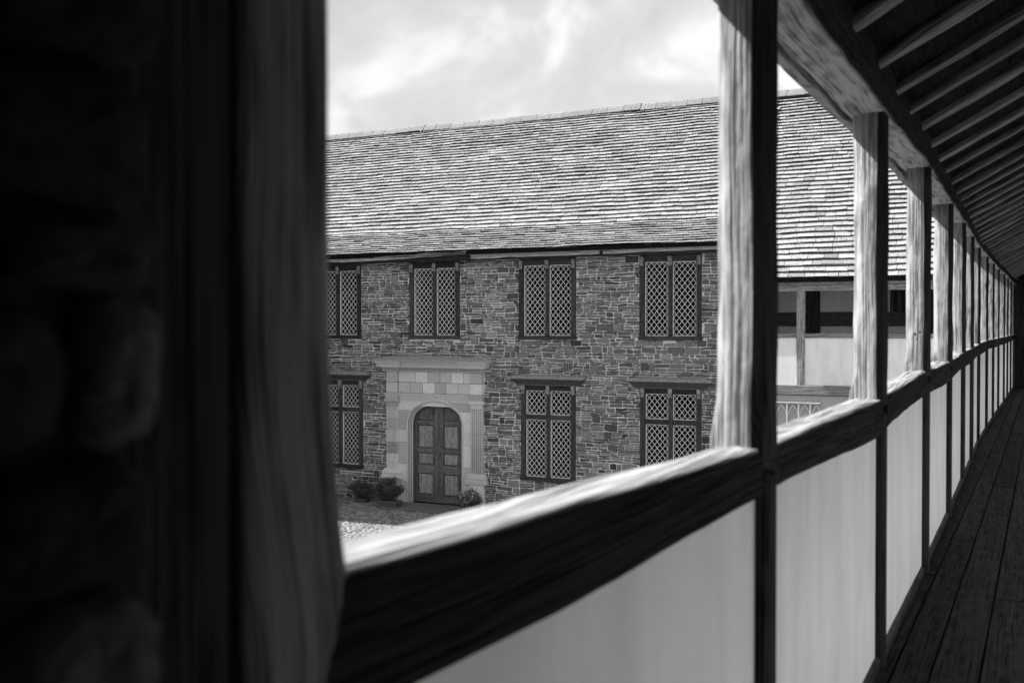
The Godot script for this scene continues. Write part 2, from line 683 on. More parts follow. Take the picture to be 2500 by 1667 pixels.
func wall_stone(m: MB, r: Rect2, org: Vector3) -> void:
	var g := rng.randf_range(0.003, 0.0105)
	var patch := 1.0 + 0.5 * noise.get_noise_2d(r.position.x * 9.0 + 70.0, r.position.y * 14.0)
	var col := grey(clampf(rng.randfn(0.195, 0.055) * patch, 0.07, 0.42))
	if rng.randf() < 0.05:
		col = grey(rng.randf_range(0.2, 0.34))
	var lo := r.position + Vector2(g, g)
	var hi := r.end - Vector2(g, g)
	if hi.x - lo.x < 0.02 or hi.y - lo.y < 0.012:
		return
	var c := minf(0.014, (hi.y - lo.y) * 0.25)
	var e := Vector2(minf(0.012, (hi.y - lo.y) * 0.2), minf(0.012, (hi.y - lo.y) * 0.2))
	var mx := (lo.x + hi.x) * 0.5
	var base := [Vector2(lo.x + c, lo.y), Vector2(mx, lo.y), Vector2(hi.x - c, lo.y), Vector2(hi.x, lo.y + c), Vector2(hi.x, hi.y - c), Vector2(hi.x - c, hi.y), Vector2(mx, hi.y), Vector2(lo.x + c, hi.y), Vector2(lo.x, hi.y - c), Vector2(lo.x, lo.y + c)]
	var out := rng.randf_range(0.01, 0.042)
	var tilt := Vector2(rng.randfn(0, 0.02), rng.randfn(0, 0.05))
	var mid := r.get_center()
	var a := PackedVector3Array()
	var f := PackedVector3Array()
	for p: Vector2 in base:
		var j := p + Vector2(rng.randf_range(-1, 1), rng.randf_range(-1, 1)) * minf(0.016, c * 0.7)
		j.y += warp(j.x, mid.y)
		var inner := j + (Vector2(mid.x, mid.y + warp(mid.x, mid.y)) - j).sign() * e
		a.append(Vector3(j.x, j.y, -0.004) - org)
		f.append(Vector3(inner.x, inner.y, out + (inner.x - mid.x) * tilt.x + (inner.y - mid.y) * tilt.y + rng.randf_range(-0.003, 0.003)) - org)
	var cen := Vector3(mid.x, mid.y + warp(mid.x, mid.y), out + 0.004) - org
	for k in base.size():
		var l := (k + 1) % base.size()
		m.quad(a[k], a[l], f[l], f[k], col, pl(a[k] + org), pl(a[l] + org), pl(f[l] + org), pl(f[k] + org))
		m.tri(cen, f[k], f[l], col, pl(cen + org), pl(f[k] + org), pl(f[l] + org))

func pl(p: Vector3) -> Vector2:
	return Vector2(p.x + p.z, p.y + p.z * 0.5) + Vector2(31.0, 7.0)

func warp(x: float, y: float) -> float:
	return noise.get_noise_2d(x * 28.0, y * 30.0) * 0.022 * clampf(y * 2.0, 0.0, 1.0)

# --- roof
func roof_at(right: bool, t: float) -> Vector3:      # (0, y, w) on the slope, t up from the eaves
	if right:
		return Vector3(0, 6.13 + t * sin(deg_to_rad(45.16)), 1.33 - t * cos(deg_to_rad(45.16)))
	var k := minf(t, 1.0)
	var r := Vector3(0, 7.09 + k * sin(deg_to_rad(38.0)), 0.6 - k * cos(deg_to_rad(38.0)))
	var l := maxf(t - 1.0, 0.0)
	return r + Vector3(0, l * sin(deg_to_rad(45.3)), -l * cos(deg_to_rad(45.3)))

func make_roof(b: Node3D) -> void:
	var sag := func(u: float, t: float) -> float: return noise.get_noise_2d(u * 9.0 + 300.0, t * 12.0) * 0.03
	var deck := MB.new()
	for right in [false, true]:
		var u0: float = -1.85 if right else -18.3
		var u1: float = 8.3 if right else -1.85
		var top: float = 7.5 if right else 6.35
		var brk := [0.05, 1.0, top]
		for k in 2:
			var a := roof_at(right, brk[k]) - Vector3(0, 0.07, 0)
			var c := roof_at(right, brk[k + 1]) - Vector3(0, 0.07, 0)
			deck.quad(Vector3(u0, a.y, a.z), Vector3(u1, a.y, a.z), Vector3(u1, c.y, c.z), Vector3(u0, c.y, c.z), grey(0.05))
			deck.quad(Vector3(u1, a.y - 0.05, a.z), Vector3(u0, a.y - 0.05, a.z), Vector3(u0, c.y - 0.05, c.z), Vector3(u1, c.y - 0.05, c.z), grey(0.05))
	deck.quad(Vector3(8.3, 7.0, -8.4), Vector3(-18.3, 7.0, -8.4), Vector3(-18.3, 11.45, -4.0), Vector3(8.3, 11.45, -4.0), grey(0.2))
	for u in [-18.3, 8.3]:
		deck.quad(Vector3(u, 7.0, -8.2), Vector3(u, 7.1, 0.2), Vector3(u, 11.4, -3.9), Vector3(u, 11.3, -4.1), grey(0.2))
	var roof := put(deck, "roof", "oak", b)
	var list := []
	for right in [false, true]:
		var t := 0.0
		var top: float = 7.36 if right else 6.24
		var row := 0
		while t < top:
			var f := t / top
			var e: float = lerpf(0.205, 0.135, f) if right else (0.108 if t < 1.0 else lerpf(0.178, 0.128, (t - 1.0) / 5.2))
			e *= rng.randf_range(0.93, 1.07)
			var u: float = (-1.85 if right else -17.4) - rng.randf() * 0.25
			var u1: float = 7.0 if right else -1.87
			while u < u1:
				var w := rng.randf_range(0.17, 0.42) * (lerpf(1.15, 0.8, f))
				list.append([right, u, w, t, e, row])
				u += w
			t += e
			row += 1
	var eye := Vector3(4.6, EYE, 24.3)
	var see := func(q: Array) -> float:
		var p := roof_at(q[0], q[3])
		p.x = q[1]
		var d := p.distance_to(eye)
		var ok: bool = (q[1] > -0.9 and q[1] < 0.55) or (q[1] > 1.4 and q[1] < 2.0) or (q[1] > -14.0 and q[1] < -2.6)
		return q[2] * q[4] / (d * d) if ok else 0.0
	list.sort_custom(func(x, y): return see.call(x) > see.call(y))
	var rest := MB.new()
	for k in list.size():
		var q: Array = list[k]
		var m := rest if k >= 300 else MB.new()
		var org := Vector3.ZERO
		if k < 300:
			org = roof_at(q[0], q[3])
			org.x = q[1]
		tile(m, q, org, sag)
		if k < 300:
			put(m, "tile", "slate", roof).position = org
	put(rest, "tiles", "slate", roof, "stuff")
	# ridge
	var u := -17.6
	while u < 7.5:
		var l := rng.randf_range(0.42, 0.56)
		var m := MB.new()
		var rings := []
		var dy := noise.get_noise_1d(u * 6.0) * 0.05
		for x in [u + 0.006, u + l * 0.5, u + l - 0.006]:
			var ring := PackedVector3Array()
			for p in [[0.235, -0.215], [0.215, -0.165], [0.10, -0.02], [0.045, 0.03], [-0.045, 0.03], [-0.10, -0.02], [-0.22, -0.18], [-0.22, -0.22], [0.0, -0.05]]:
				ring.append(Vector3(x, 11.635 + p[1] + dy + rng.randf_range(-0.006, 0.006), -4.0 + p[0]))
			rings.append(ring)
		m.sweep(rings, grey(rng.randf_range(0.27, 0.34)), true, uvo())
		put(m, "ridge_tile", "slate", roof)
		u += l

func tile(m: MB, q: Array, org: Vector3, sag: Callable) -> void:
	var right: bool = q[0]
	var t: float = q[3]
	var len: float = q[4] + 0.04
	var p0 := roof_at(right, t)
	var p1 := roof_at(right, t + len)
	var nn := Vector3(0, -(p1.z - p0.z), p1.y - p0.y).normalized()
	var up := (p1 - p0).normalized()
	var col := grey(clampf(rng.randfn(0.40, 0.05), 0.24, 0.56))
	var lift := rng.randf_range(0.064, 0.08)
	var th := rng.randf_range(0.018, 0.024)
	var g := 0.005
	var a: float = q[1] + g
	var c: float = q[1] + q[2] - g
	var pts := []
	for k in 8:
		var x := c if k & 1 else a
		var y := p1 if k & 2 else p0
		var off := (0.012 if k & 2 else lift) + (0.0 if k & 4 else -th)
		off += sag.call(x, t)
		if not (k & 2):
			y -= up * rng.randf_range(-0.012, 0.014)
		pts.append(Vector3(x + rng.randf_range(-0.003, 0.003), y.y, y.z) + nn * (off + rng.randf_range(-0.004, 0.004)) - org)
	# tail edge broken into short chips
	m.hexa(pts, 0.0, col, 1, Vector2(q[1] * 1.7 + 40.0, t * 1.3 + 3.0))

func make_eaves(b: Node3D) -> void:
	# weathered boards along the eaves: u0, y at u0, u1, y at u1, height, w
	var boards := [
		[-16.0, 7.02, -13.28, 7.03, 0.20, 0.47], [-13.4, 6.95, -9.30, 7.06, 0.10, 0.53], [-13.3, 7.05, -9.1, 7.10, 0.07, 0.44],
		[-9.22, 7.05, -5.0, 7.06, 0.13, 0.47], [-9.2, 6.945, -5.5, 6.96, 0.09, 0.44], [-4.95, 7.05, -1.9, 7.07, 0.13, 0.47], [-5.4, 6.955, -1.9, 6.98, 0.085, 0.43],
	]
	for q in boards:
		var m := MB.new()
		var rings := []
		var n := 16
		for k in n + 1:
			var f := float(k) / n
			var u: float = lerpf(q[0], q[2], f)
			var y: float = lerpf(q[1], q[3], f) + noise.get_noise_1d(u * 14.0 + q[5] * 900.0) * 0.02
			var h: float = q[4] * (1.0 + noise.get_noise_1d(u * 90.0 + 55.0) * 0.35)
			var w: float = q[5] + noise.get_noise_1d(u * 20.0 + 500.0) * 0.02
			rings.append(PackedVector3Array([Vector3(u, y - h * 0.5, w - 0.03), Vector3(u, y - h * 0.5, w), Vector3(u, y - h * 0.5 + 0.006, w + 0.006), Vector3(u, y + h * 0.5 - 0.006, w + 0.006), Vector3(u, y + h * 0.5, w), Vector3(u, y + h * 0.5, w - 0.03)]))
		m.sweep(rings, grey(rng.randf_range(0.62, 0.78)), true, uvo())
		put(m, "eaves_board", "eroded_oak", b)
	# wall plate set back under the boards
	var m := MB.new()
	m.box(Vector3(-16.0, 6.88, 0.02), Vector3(-1.9, 7.1, 0.4), 0.01, grey(0.06), 0, uvo())
	put(m, "wall_plate", "oak", b)

# --- windows
func window(b: Node3D, u0: float, u1: float, y0: float, y1: float, transom: float, panes: Array) -> void:
	var w := part("window", b)
	var dark := 0.075
	var z1 := 0.035
	var z0 := -0.12
	var jw := 0.135
	var mid := (u0 + u1) * 0.5
	var mw := 0.055
	var sill := 0.105
	var head := 0.16
	var tone := func() -> Color: return grey(dark * rng.randf_range(0.75, 1.3))
	for s in 2:
		var m := MB.new()
		var a := u0 if s == 0 else u1 - jw
		m.box(Vector3(a, y0 + sill, z0), Vector3(a + jw, y1, z1), 0.008, tone.call(), 1, uvo())
		put(m, "jamb", "oak", w)
	var mu := MB.new()
	mu.box(Vector3(mid - mw, y0 + sill, z0), Vector3(mid + mw, y1 - head, z1 - 0.006), 0.014, tone.call(), 1, uvo())
	put(mu, "mullion", "oak", w)
	var hd := MB.new()
	hd.box(Vector3(u0 + jw, y1 - head, z0), Vector3(u1 - jw, y1, z1 - 0.012), 0.006, tone.call(), 0, uvo())
	put(hd, "head", "oak", w)
	var sl := MB.new()
	sl.box(Vector3(u0 - 0.02, y0, z0), Vector3(u1 + 0.02, y0 + sill, z1 + 0.04), 0.012, tone.call(), 0, uvo())
	put(sl, "sill", "oak", w)
	for x in [u0 + jw * 0.5, mid, u1 - jw * 0.5]:        # carved blocks under the head
		var m := MB.new()
		m.box(Vector3(x - 0.05, y1 - 0.15, z1 - 0.02), Vector3(x + 0.05, y1 - 0.02, z1 + 0.055), 0.015, grey(0.42), 1, uvo())
		m.box(Vector3(x - 0.045, y1 - 0.26, z1 - 0.02), Vector3(x + 0.045, y1 - 0.152, z1 + 0.025), 0.008, grey(0.34), 1, uvo())
		put(m, "corbel", "oak", w)
	var rows := [[y0 + sill, y1 - head]]
	if transom > 0.0:
		var m := MB.new()
		for s in 2:
			var a := u0 + jw if s == 0 else mid + mw
			var c := mid - mw if s == 0 else u1 - jw
			m.box(Vector3(a, transom, z0), Vector3(c, transom + 0.125, z1 - 0.01), 0.01, tone.call(), 0, uvo())
		put(m, "transom", "oak", w)
		rows = [[y0 + sill, transom], [transom + 0.125, y1 - head]]
		hood(w, u0, u1, y1)
	for r in rows:
		for s in 2:
			var a := u0 + jw if s == 0 else mid + mw
			var c := mid - mw if s == 0 else u1 - jw
			lattice(w, Rect2(a + 0.002, r[0] + 0.002, c - a - 0.004, r[1] - r[0] - 0.004), panes)

func lattice(w: Node3D, r: Rect2, panes: Array) -> void:
	var m := MB.new()
	var col := grey(0.74)
	var z := -0.045
	var e := 0.022
	# casement strip
	m.box(Vector3(r.position.x, r.position.y, z - 0.02), Vector3(r.position.x + e, r.end.y, z + 0.02), 0.003, col)
	m.box(Vector3(r.end.x - e, r.position.y, z - 0.02), Vector3(r.end.x, r.end.y, z + 0.02), 0.003, col)
	m.box(Vector3(r.position.x + e, r.position.y, z - 0.02), Vector3(r.end.x - e, r.position.y + e, z + 0.02), 0.003, col)
	m.box(Vector3(r.position.x + e, r.end.y - e, z - 0.02), Vector3(r.end.x - e, r.end.y, z + 0.02), 0.003, col)
	var inner := r.grow(-e)
	var nx := 4.0
	var dx := inner.size.x / nx
	var ny := maxf(round(inner.size.y / 0.172 * 2.0) / 2.0, 2.0)
	var dy := inner.size.y / ny
	var slope := dy / dx
	var rect := PackedVector2Array([inner.position, Vector2(inner.end.x, inner.position.y), inner.end, Vector2(inner.position.x, inner.end.y)])
	for dir in [-1.0, 1.0]:
		var count := int(nx + ny) + 2
		for k in range(-count, count + 1):
			# line y = dir * slope * (x - x0) + k * dy, offset by half a pane
			var y_at := func(x: float) -> float: return inner.position.y + dir * slope * (x - inner.position.x) + (k + 0.5) * dy
			var a := Vector2(inner.position.x, y_at.call(inner.position.x))
			var b := Vector2(inner.end.x, y_at.call(inner.end.x))
			var side := (b - a).orthogonal().normalized() * 0.0062
			var bar := PackedVector2Array([a - side, b - side, b + side, a + side])
			for q in Geometry2D.intersect_polygons(bar, rect):
				m.slab(q, z - 0.006, z + (0.010 if dir > 0.0 else 0.007), col)
	put(m, "lattice", "lead", w)
	# saddle bars behind
	var sb := MB.new()
	var y := inner.position.y + dy * 1.0
	while y < inner.end.y - dy * 0.5:
		sb.box(Vector3(inner.position.x, y - 0.008, z - 0.035), Vector3(inner.end.x, y + 0.008, z - 0.02), 0.0, grey(0.1))
		y += dy * 2.0
	put(sb, "saddle_bars", "lead", w)
	# panes
	var joined := MB.new()
	for iy in range(-1, int(ny * 2.0) + 2):
		for ix in range(-1, int(nx * 2.0) + 2):
			if (ix + iy) % 2 == 0:
				continue
			var c := inner.position + Vector2(ix * dx * 0.5, iy * dy * 0.5)
			var dia := PackedVector2Array([c - Vector2(dx * 0.5, 0), c - Vector2(0, dy * 0.5), c + Vector2(dx * 0.5, 0), c + Vector2(0, dy * 0.5)])
			for q in Geometry2D.intersect_polygons(dia, rect):
				if q.size() < 3:
					continue
				var one: bool = panes[0] < 300
				var mb := MB.new() if one else joined
				var org := Vector3(c.x, c.y, z) if one else Vector3.ZERO
				var tx := rng.randfn(0, 0.018)
				var ty := rng.randfn(0, 0.018)
				var ids := Geometry2D.triangulate_polygon(q)
				for k in range(0, ids.size(), 3):
					var p := []
					for l in 3:
						var h := q[ids[k + l]]
						p.append(Vector3(h.x, h.y, z + (h.x - c.x) * tx + (h.y - c.y) * ty) - org)
					if ((p[1] - p[0]).cross(p[2] - p[0])).z < 0.0:
						p.reverse()
					mb.tri(p[0], p[1], p[2], Color.WHITE, Vector2.ZERO, Vector2.ZERO, Vector2.ZERO)
				if one:
					put(mb, "pane", "glass", w).position = org
					panes[0] += 1
	if joined.v.size():
		put(joined, "panes", "glass", w, "stuff")

# moulding run along x with mitred returns; profile points (w, y)
func moulding(m: MB, u0: float, u1: float, prof: Array, col: Color, z := 0.0) -> void:
	for k in prof.size() - 1:
		var a: Vector2 = prof[k]
		var c: Vector2 = prof[k + 1]
		var al := Vector3(u0 - a.x, a.y, z + a.x)
		var ar := Vector3(u1 + a.x, a.y, z + a.x)
		var cl := Vector3(u0 - c.x, c.y, z + c.x)
		var cr := Vector3(u1 + c.x, c.y, z + c.x)
		m.quad(al, ar, cr, cl, col)
		m.quad(Vector3(al.x, al.y, 0.0), al, cl, Vector3(cl.x, cl.y, 0.0), col)
		m.quad(ar, Vector3(ar.x, ar.y, 0.0), Vector3(cr.x, cr.y, 0.0), cr, col)

func hood(w: Node3D, u0: float, u1: float, y1: float) -> void:
	var m := MB.new()
	moulding(m, u0 - 0.05, u1 + 0.05, [Vector2(0.0, y1 - 0.03), Vector2(0.06, y1 - 0.03), Vector2(0.07, y1 + 0.01), Vector2(0.10, y1 + 0.03), Vector2(0.11, y1 + 0.06), Vector2(0.19, y1 + 0.10), Vector2(0.20, y1 + 0.14), Vector2(0.24, y1 + 0.15)], grey(0.1))
	put(m, "hood_mould", "stone", w)
	var t := MB.new()
	moulding(t, u0 - 0.05, u1 + 0.05, [Vector2(0.235, y1 + 0.152), Vector2(0.255, y1 + 0.155), Vector2(0.265, y1 + 0.20), Vector2(0.25, y1 + 0.215), Vector2(0.0, y1 + 0.27)], grey(0.42))
	put(t, "hood_capping", "slate", w)
	var d := MB.new()
	var x := u0 - 0.08
	while x < u1 + 0.08:
		d.box(Vector3(x, y1 - 0.022, 0.05), Vector3(x + 0.035, y1 + 0.005, 0.085), 0.0, grey(0.22))
		x += 0.07
	put(d, "dentil_course", "stone", w, "stuff")

# --- doorway
func arch(u0: float, u1: float, spring: float, top: float, n := 10) -> PackedVector2Array:
	var p := PackedVector2Array()
	var c := (u0 + u1) * 0.5
	var hw := (u1 - u0) * 0.5
	for k in n * 2 + 1:
		var f := float(k) / n - 1.0
		var x := absf(f)
		# flattened four-centred head
		var y := spring + (top - spring) * (pow(maxf(1.0 - pow(x, 2.5), 0.0), 0.5) * 0.8 + 0.2 * (1.0 - x))
		p.append(Vector2(c - f * hw, y))
	return p     # right to left

func make_doorway(b: Node3D) -> void:
	var d := part("doorway", b)
	var pale := 0.66
	var tone := func() -> Color: return grey(pale * rng.randf_range(0.68, 1.18))
	# ashlar around the arch, each block cut to the opening
	var hole := PackedVector2Array([Vector2(-11.43, -0.5)])
	hole.append_array(PackedVector2Array([Vector2(-9.665, -0.5)]))
	hole.append_array(arch(-11.43, -9.665, 2.36, 2.965))
	var y := 0.02
	for h in [0.62, 0.5, 0.62, 0.36, 0.55, 0.35]:
		for s in 2:
			var a := -11.76 if s == 0 else -10.545
			var c := -10.549 if s == 0 else -9.38
			if y > 2.0:
				var us := [a, (a + c) * 0.5 + rng.randf_range(-0.2, 0.2), c]
				for k in 2:
					block(d, hole, us[k], us[k + 1], y, y + h, 0.045, tone.call())
			else:
				block(d, hole, a, c, y, y + h, 0.045, tone.call())
		y += h
	# moulded jambs and arch
	for q in [[0.012, 0.03, 0.03], [-0.03, 0.026, -0.03], [-0.07, 0.03, -0.09]]:
		var m := MB.new()
		var path := PackedVector2Array()
		var o: float = q[0]
		path.append(Vector2(-9.665 + o, 0.03))
		path.append(Vector2(-9.665 + o, 1.2))
		path.append_array(arch(-11.43 - o, -9.665 + o, 2.36, 2.965 + o))
		path.append(Vector2(-11.43 - o, 1.2))
		path.append(Vector2(-11.43 - o, 0.03))
		tube(m, path, q[1], q[2], grey(pale * 0.9))
		put(m, "arch_moulding", "ashlar", d)
	# pilasters
	for s in 2:
		var c := -11.925 if s == 0 else -9.2
		pilaster(d, c, tone)
	# architrave, frieze, cornice: centre and the two pieces that break forward over the pilasters
	for q in [[-11.74, -9.395, 0.05], [-12.11, -11.74, 0.115], [-9.395, -9.025, 0.115]]:
		var z: float = q[2]
		var m := MB.new()
		moulding(m, q[0], q[1], [Vector2(0.0, 2.93), Vector2(0.0, 3.01), Vector2(0.012, 3.012), Vector2(0.014, 3.06), Vector2(0.026, 3.065), Vector2(0.03, 3.11), Vector2(0.045, 3.125), Vector2(0.045, 3.155), Vector2(0.0, 3.165)], tone.call(), z)
		put(m, "architrave", "ashlar", d)
		var widths := [0.0, 1.0] if q[0] != -11.74 else [0.0, 0.17, 0.34, 0.51, 0.66, 0.83, 1.0]
		for row in 2:
			var ya := 3.165 + row * 0.305
			for k in widths.size() - 1:
				var f0: float = widths[k]
				var f1: float = widths[k + 1]
				if row == 1 and widths.size() > 2:
					f0 = clampf(f0 + 0.07, 0.0, 1.0) if k > 0 else 0.0
					f1 = clampf(f1 + 0.07, 0.0, 1.0)
					if f1 - f0 < 0.02:
						continue
				var m2 := MB.new()
				var a := lerpf(q[0], q[1], f0) + 0.003
				var c2 := lerpf(q[0], q[1], f1) - 0.003
				m2.box(Vector3(a + 0.003, ya + 0.006, -0.05), Vector3(c2 - 0.003, ya + 0.299, z - 0.004), 0.003, tone.call(), 1, uvo())
				put(m2, "frieze_block", "ashlar", d)
		var cm := MB.new()
		moulding(cm, q[0], q[1], [Vector2(0.0, 3.775), Vector2(0.03, 3.78), Vector2(0.032, 3.80), Vector2(0.035, 3.805), Vector2(0.04, 3.87), Vector2(0.10, 3.875), Vector2(0.105, 3.90), Vector2(0.19, 3.905), Vector2(0.195, 3.985), Vector2(0.21, 3.99), Vector2(0.245, 4.04), Vector2(0.265, 4.045), Vector2(0.27, 4.075)], grey(0.55), z)
		put(cm, "cornice", "ashlar", d)
		var dm := MB.new()
		var x: float = q[0] - 0.03
		while x < q[1] + 0.03:
			dm.box(Vector3(x, 3.808, z + 0.036), Vector3(x + 0.035, 3.866, z + 0.075), 0.0, grey(0.45))
			x += 0.066
		put(dm, "dentil_course", "ashlar", d, "stuff")
	var cap := MB.new()
	moulding(cap, -12.11, -9.025, [Vector2(0.36, 4.077), Vector2(0.392, 4.08), Vector2(0.40, 4.11), Vector2(0.37, 4.125), Vector2(0.02, 4.21), Vector2(0.0, 4.28)], grey(0.5))
	put(cap, "capping", "slate", d)
	make_doors(b)
	# threshold flags
	var u := -11.75
	for l in [0.95, 0.8, 0.9]:
		var m := MB.new()
		m.box(Vector3(u + 0.008, 0.0, 0.05), Vector3(u + l - 0.008, 0.045, 1.12), 0.01, grey(rng.randf_range(0.16, 0.22)), 0, uvo())
		put(m, "threshold_slab", "paving", d)
		u += l

func block(d: Node3D, hole: PackedVector2Array, a: float, c: float, y0: float, y1: float, z: float, col: Color) -> void:
	var r := PackedVector2Array([Vector2(a + 0.003, y0 + 0.003), Vector2(c - 0.003, y0 + 0.003), Vector2(c - 0.003, y1 - 0.003), Vector2(a + 0.003, y1 - 0.003)])
	for q in Geometry2D.clip_polygons(r, hole):
		if Geometry2D.is_polygon_clockwise(q):
			continue
		var m := MB.new()
		m.slab(q, -0.2, z, col, 0.0, uvo())
		put(m, "ashlar_block", "ashlar", d)

func tube(m: MB, path: PackedVector2Array, r: float, z: float, col: Color) -> void:
	var rings := []
	for k in path.size():
		var dir := (path[mini(k + 1, path.size() - 1)] - path[maxi(k - 1, 0)]).normalized()
		var side := Vector2(-dir.y, dir.x)
		var ring := PackedVector3Array()
		for a in 8:
			var an := -TAU * a / 8.0
			var p := path[k] + side * cos(an) * r
			ring.append(Vector3(p.x, p.y, z + sin(an) * r))
		rings.append(ring)
	m.sweep(rings, col)

func pilaster(d: Node3D, c: float, tone: Callable) -> void:
	var p := part("pilaster", d)
	var hw := 0.183
	# pedestal
	var m := MB.new()
	m.box(Vector3(c - 0.225, 0.0, -0.05), Vector3(c + 0.225, 0.70, 0.14), 0.006, tone.call(), 1, uvo())
	m.box(Vector3(c - 0.26, 0.0, -0.05), Vector3(c + 0.26, 0.10, 0.17), 0.008, tone.call(), 1, uvo())
	var tri := PackedVector2Array([Vector2(c - 0.14, 0.16), Vector2(c + 0.14, 0.16), Vector2(c, 0.6)])
	m.slab(tri, 0.138, 0.165, grey(0.3), 0.02)
	put(m, "pedestal", "ashlar", p)
	var bs := MB.new()
	moulding(bs, c - 0.20, c + 0.20, [Vector2(0.09, 0.70), Vector2(0.14, 0.705), Vector2(0.14, 0.79), Vector2(0.115, 0.80), Vector2(0.115, 0.83), Vector2(0.125, 0.86), Vector2(0.12, 0.89), Vector2(0.085, 0.91), Vector2(0.08, 0.945), Vector2(0.06, 0.985), Vector2(0.0, 0.99)], tone.call(), 0.03)
	put(bs, "base", "ashlar", p)
	# fluted shaft in five drums
	var ys := [0.985, 1.42, 1.75, 2.1, 2.44, 2.78]
	for k in 5:
		var s := MB.new()
		var prof := PackedVector2Array()      # (x, z)
		prof.append(Vector2(c - hw, -0.02))
		prof.append(Vector2(c - hw, 0.10))
		var n := 5
		var fw := (hw * 2.0 - 0.05) / n
		for f in n:
			var x0 := c - hw + 0.025 + f * fw
			if k == 0 or k == 4:
				pass
			prof.append(Vector2(x0 + 0.010, 0.10))
			for a in [0.25, 0.5, 0.75]:
				prof.append(Vector2(x0 + 0.010 + (fw - 0.020) * a, 0.10 - 0.042 * sin(PI * a)))
			prof.append(Vector2(x0 + fw - 0.010, 0.10))
		prof.append(Vector2(c + hw, 0.10))
		prof.append(Vector2(c + hw, -0.02))
		var col: Color = tone.call()
		for a in prof.size() - 1:
			var q0 := prof[a]
			var q1 := prof[a + 1]
			s.quad(Vector3(q0.x, ys[k] + 0.002, q0.y), Vector3(q1.x, ys[k] + 0.002, q1.y), Vector3(q1.x, ys[k + 1] - 0.002, q1.y), Vector3(q0.x, ys[k + 1] - 0.002, q0.y), col)
		put(s, "shaft", "ashlar", p)
	var cp := MB.new()
	moulding(cp, c - hw, c + hw, [Vector2(0.0, 2.775), Vector2(0.0, 2.80), Vector2(0.015, 2.805), Vector2(0.02, 2.83), Vector2(0.0, 2.84), Vector2(0.0, 2.87), Vector2(0.03, 2.89), Vector2(0.045, 2.92), Vector2(0.05, 2.925), Vector2(0.05, 2.975), Vector2(0.03, 3.0), Vector2(0.0, 3.002)], tone.call(), 0.105)
	put(cp, "capital", "ashlar", p)

func make_doors(b: Node3D) -> void:
	for s in 2:
		var leaf := part("door", b)
		leaf.set_meta("label", "left leaf of the panelled oak double door" if s == 0 else "right leaf of the panelled oak double door")
		var a := -11.37 if s == 0 else -10.535
		var c := -10.541 if s == 0 else -9.725
		var shape := PackedVector2Array([Vector2(-11.37, 0.05), Vector2(-9.725, 0.05)])
		shape.append_array(arch(-11.37, -9.725, 2.34, 2.915))
		var half := PackedVector2Array([Vector2(a, 0.0), Vector2(c, 0.0), Vector2(c, 3.2), Vector2(a, 3.2)])
		var zf := -0.15
		var wood := 0.19
		var field: PackedVector2Array = Geometry2D.intersect_polygons(shape, half)[0]
		var m := MB.new()
		m.slab(field, zf - 0.07, zf - 0.035, grey(wood * 0.8), 0.0, uvo())
		put(m, "boards", "oak", leaf)
		# stiles and rails
		var sw := 0.155
		var inside := [a + sw, c - sw]
		for q in [[a, a + sw], [c - sw, c]]:
			var r := PackedVector2Array([Vector2(q[0], 0.0), Vector2(q[1], 0.0), Vector2(q[1], 3.2), Vector2(q[0], 3.2)])
			for e in Geometry2D.intersect_polygons(r, field):
				var ms := MB.new()
				ms.slab(e, zf - 0.036, zf, grey(wood * rng.randf_range(0.7, 1.1)), 0.008, uvo())
				put(ms, "stile", "oak", leaf)
		for q in [[0.05, 0.25], [0.88, 1.11], [1.47, 1.58], [2.26, 2.38]]:
			var mr := MB.new()
			mr.box(Vector3(inside[0], q[0], zf - 0.036), Vector3(inside[1], q[1], zf - 0.002), 0.008, grey(wood * rng.randf_range(0.8, 1.5)), 0, uvo())
			put(mr, "rail", "oak", leaf)
		# raised panels
		for q in [[0.25, 0.88], [1.11, 1.47], [1.58, 2.26]]:
			var mp := MB.new()
			var g := 0.035
			mp.slab(PackedVector2Array([Vector2(inside[0] + g, q[0] + g), Vector2(inside[1] - g, q[0] + g), Vector2(inside[1] - g, q[1] - g), Vector2(inside[0] + g, q[1] - g)]), zf - 0.036, zf - 0.004, grey(0.38 * rng.randf_range(0.9, 1.15)), 0.022, uvo())
			put(mp, "panel", "oak", leaf)
		var head := PackedVector2Array([Vector2(inside[0] + 0.03, 2.41), Vector2(inside[1] - 0.03, 2.41), Vector2(inside[1] - 0.03, 3.1), Vector2(inside[0] + 0.03, 3.1)])
		for e in Geometry2D.intersect_polygons(head, Geometry2D.offset_polygon(field, -0.10)[0]):
			var mp := MB.new()
			mp.slab(e, zf - 0.036, zf - 0.012, grey(0.18), 0.0, uvo())
			put(mp, "panel", "oak", leaf)

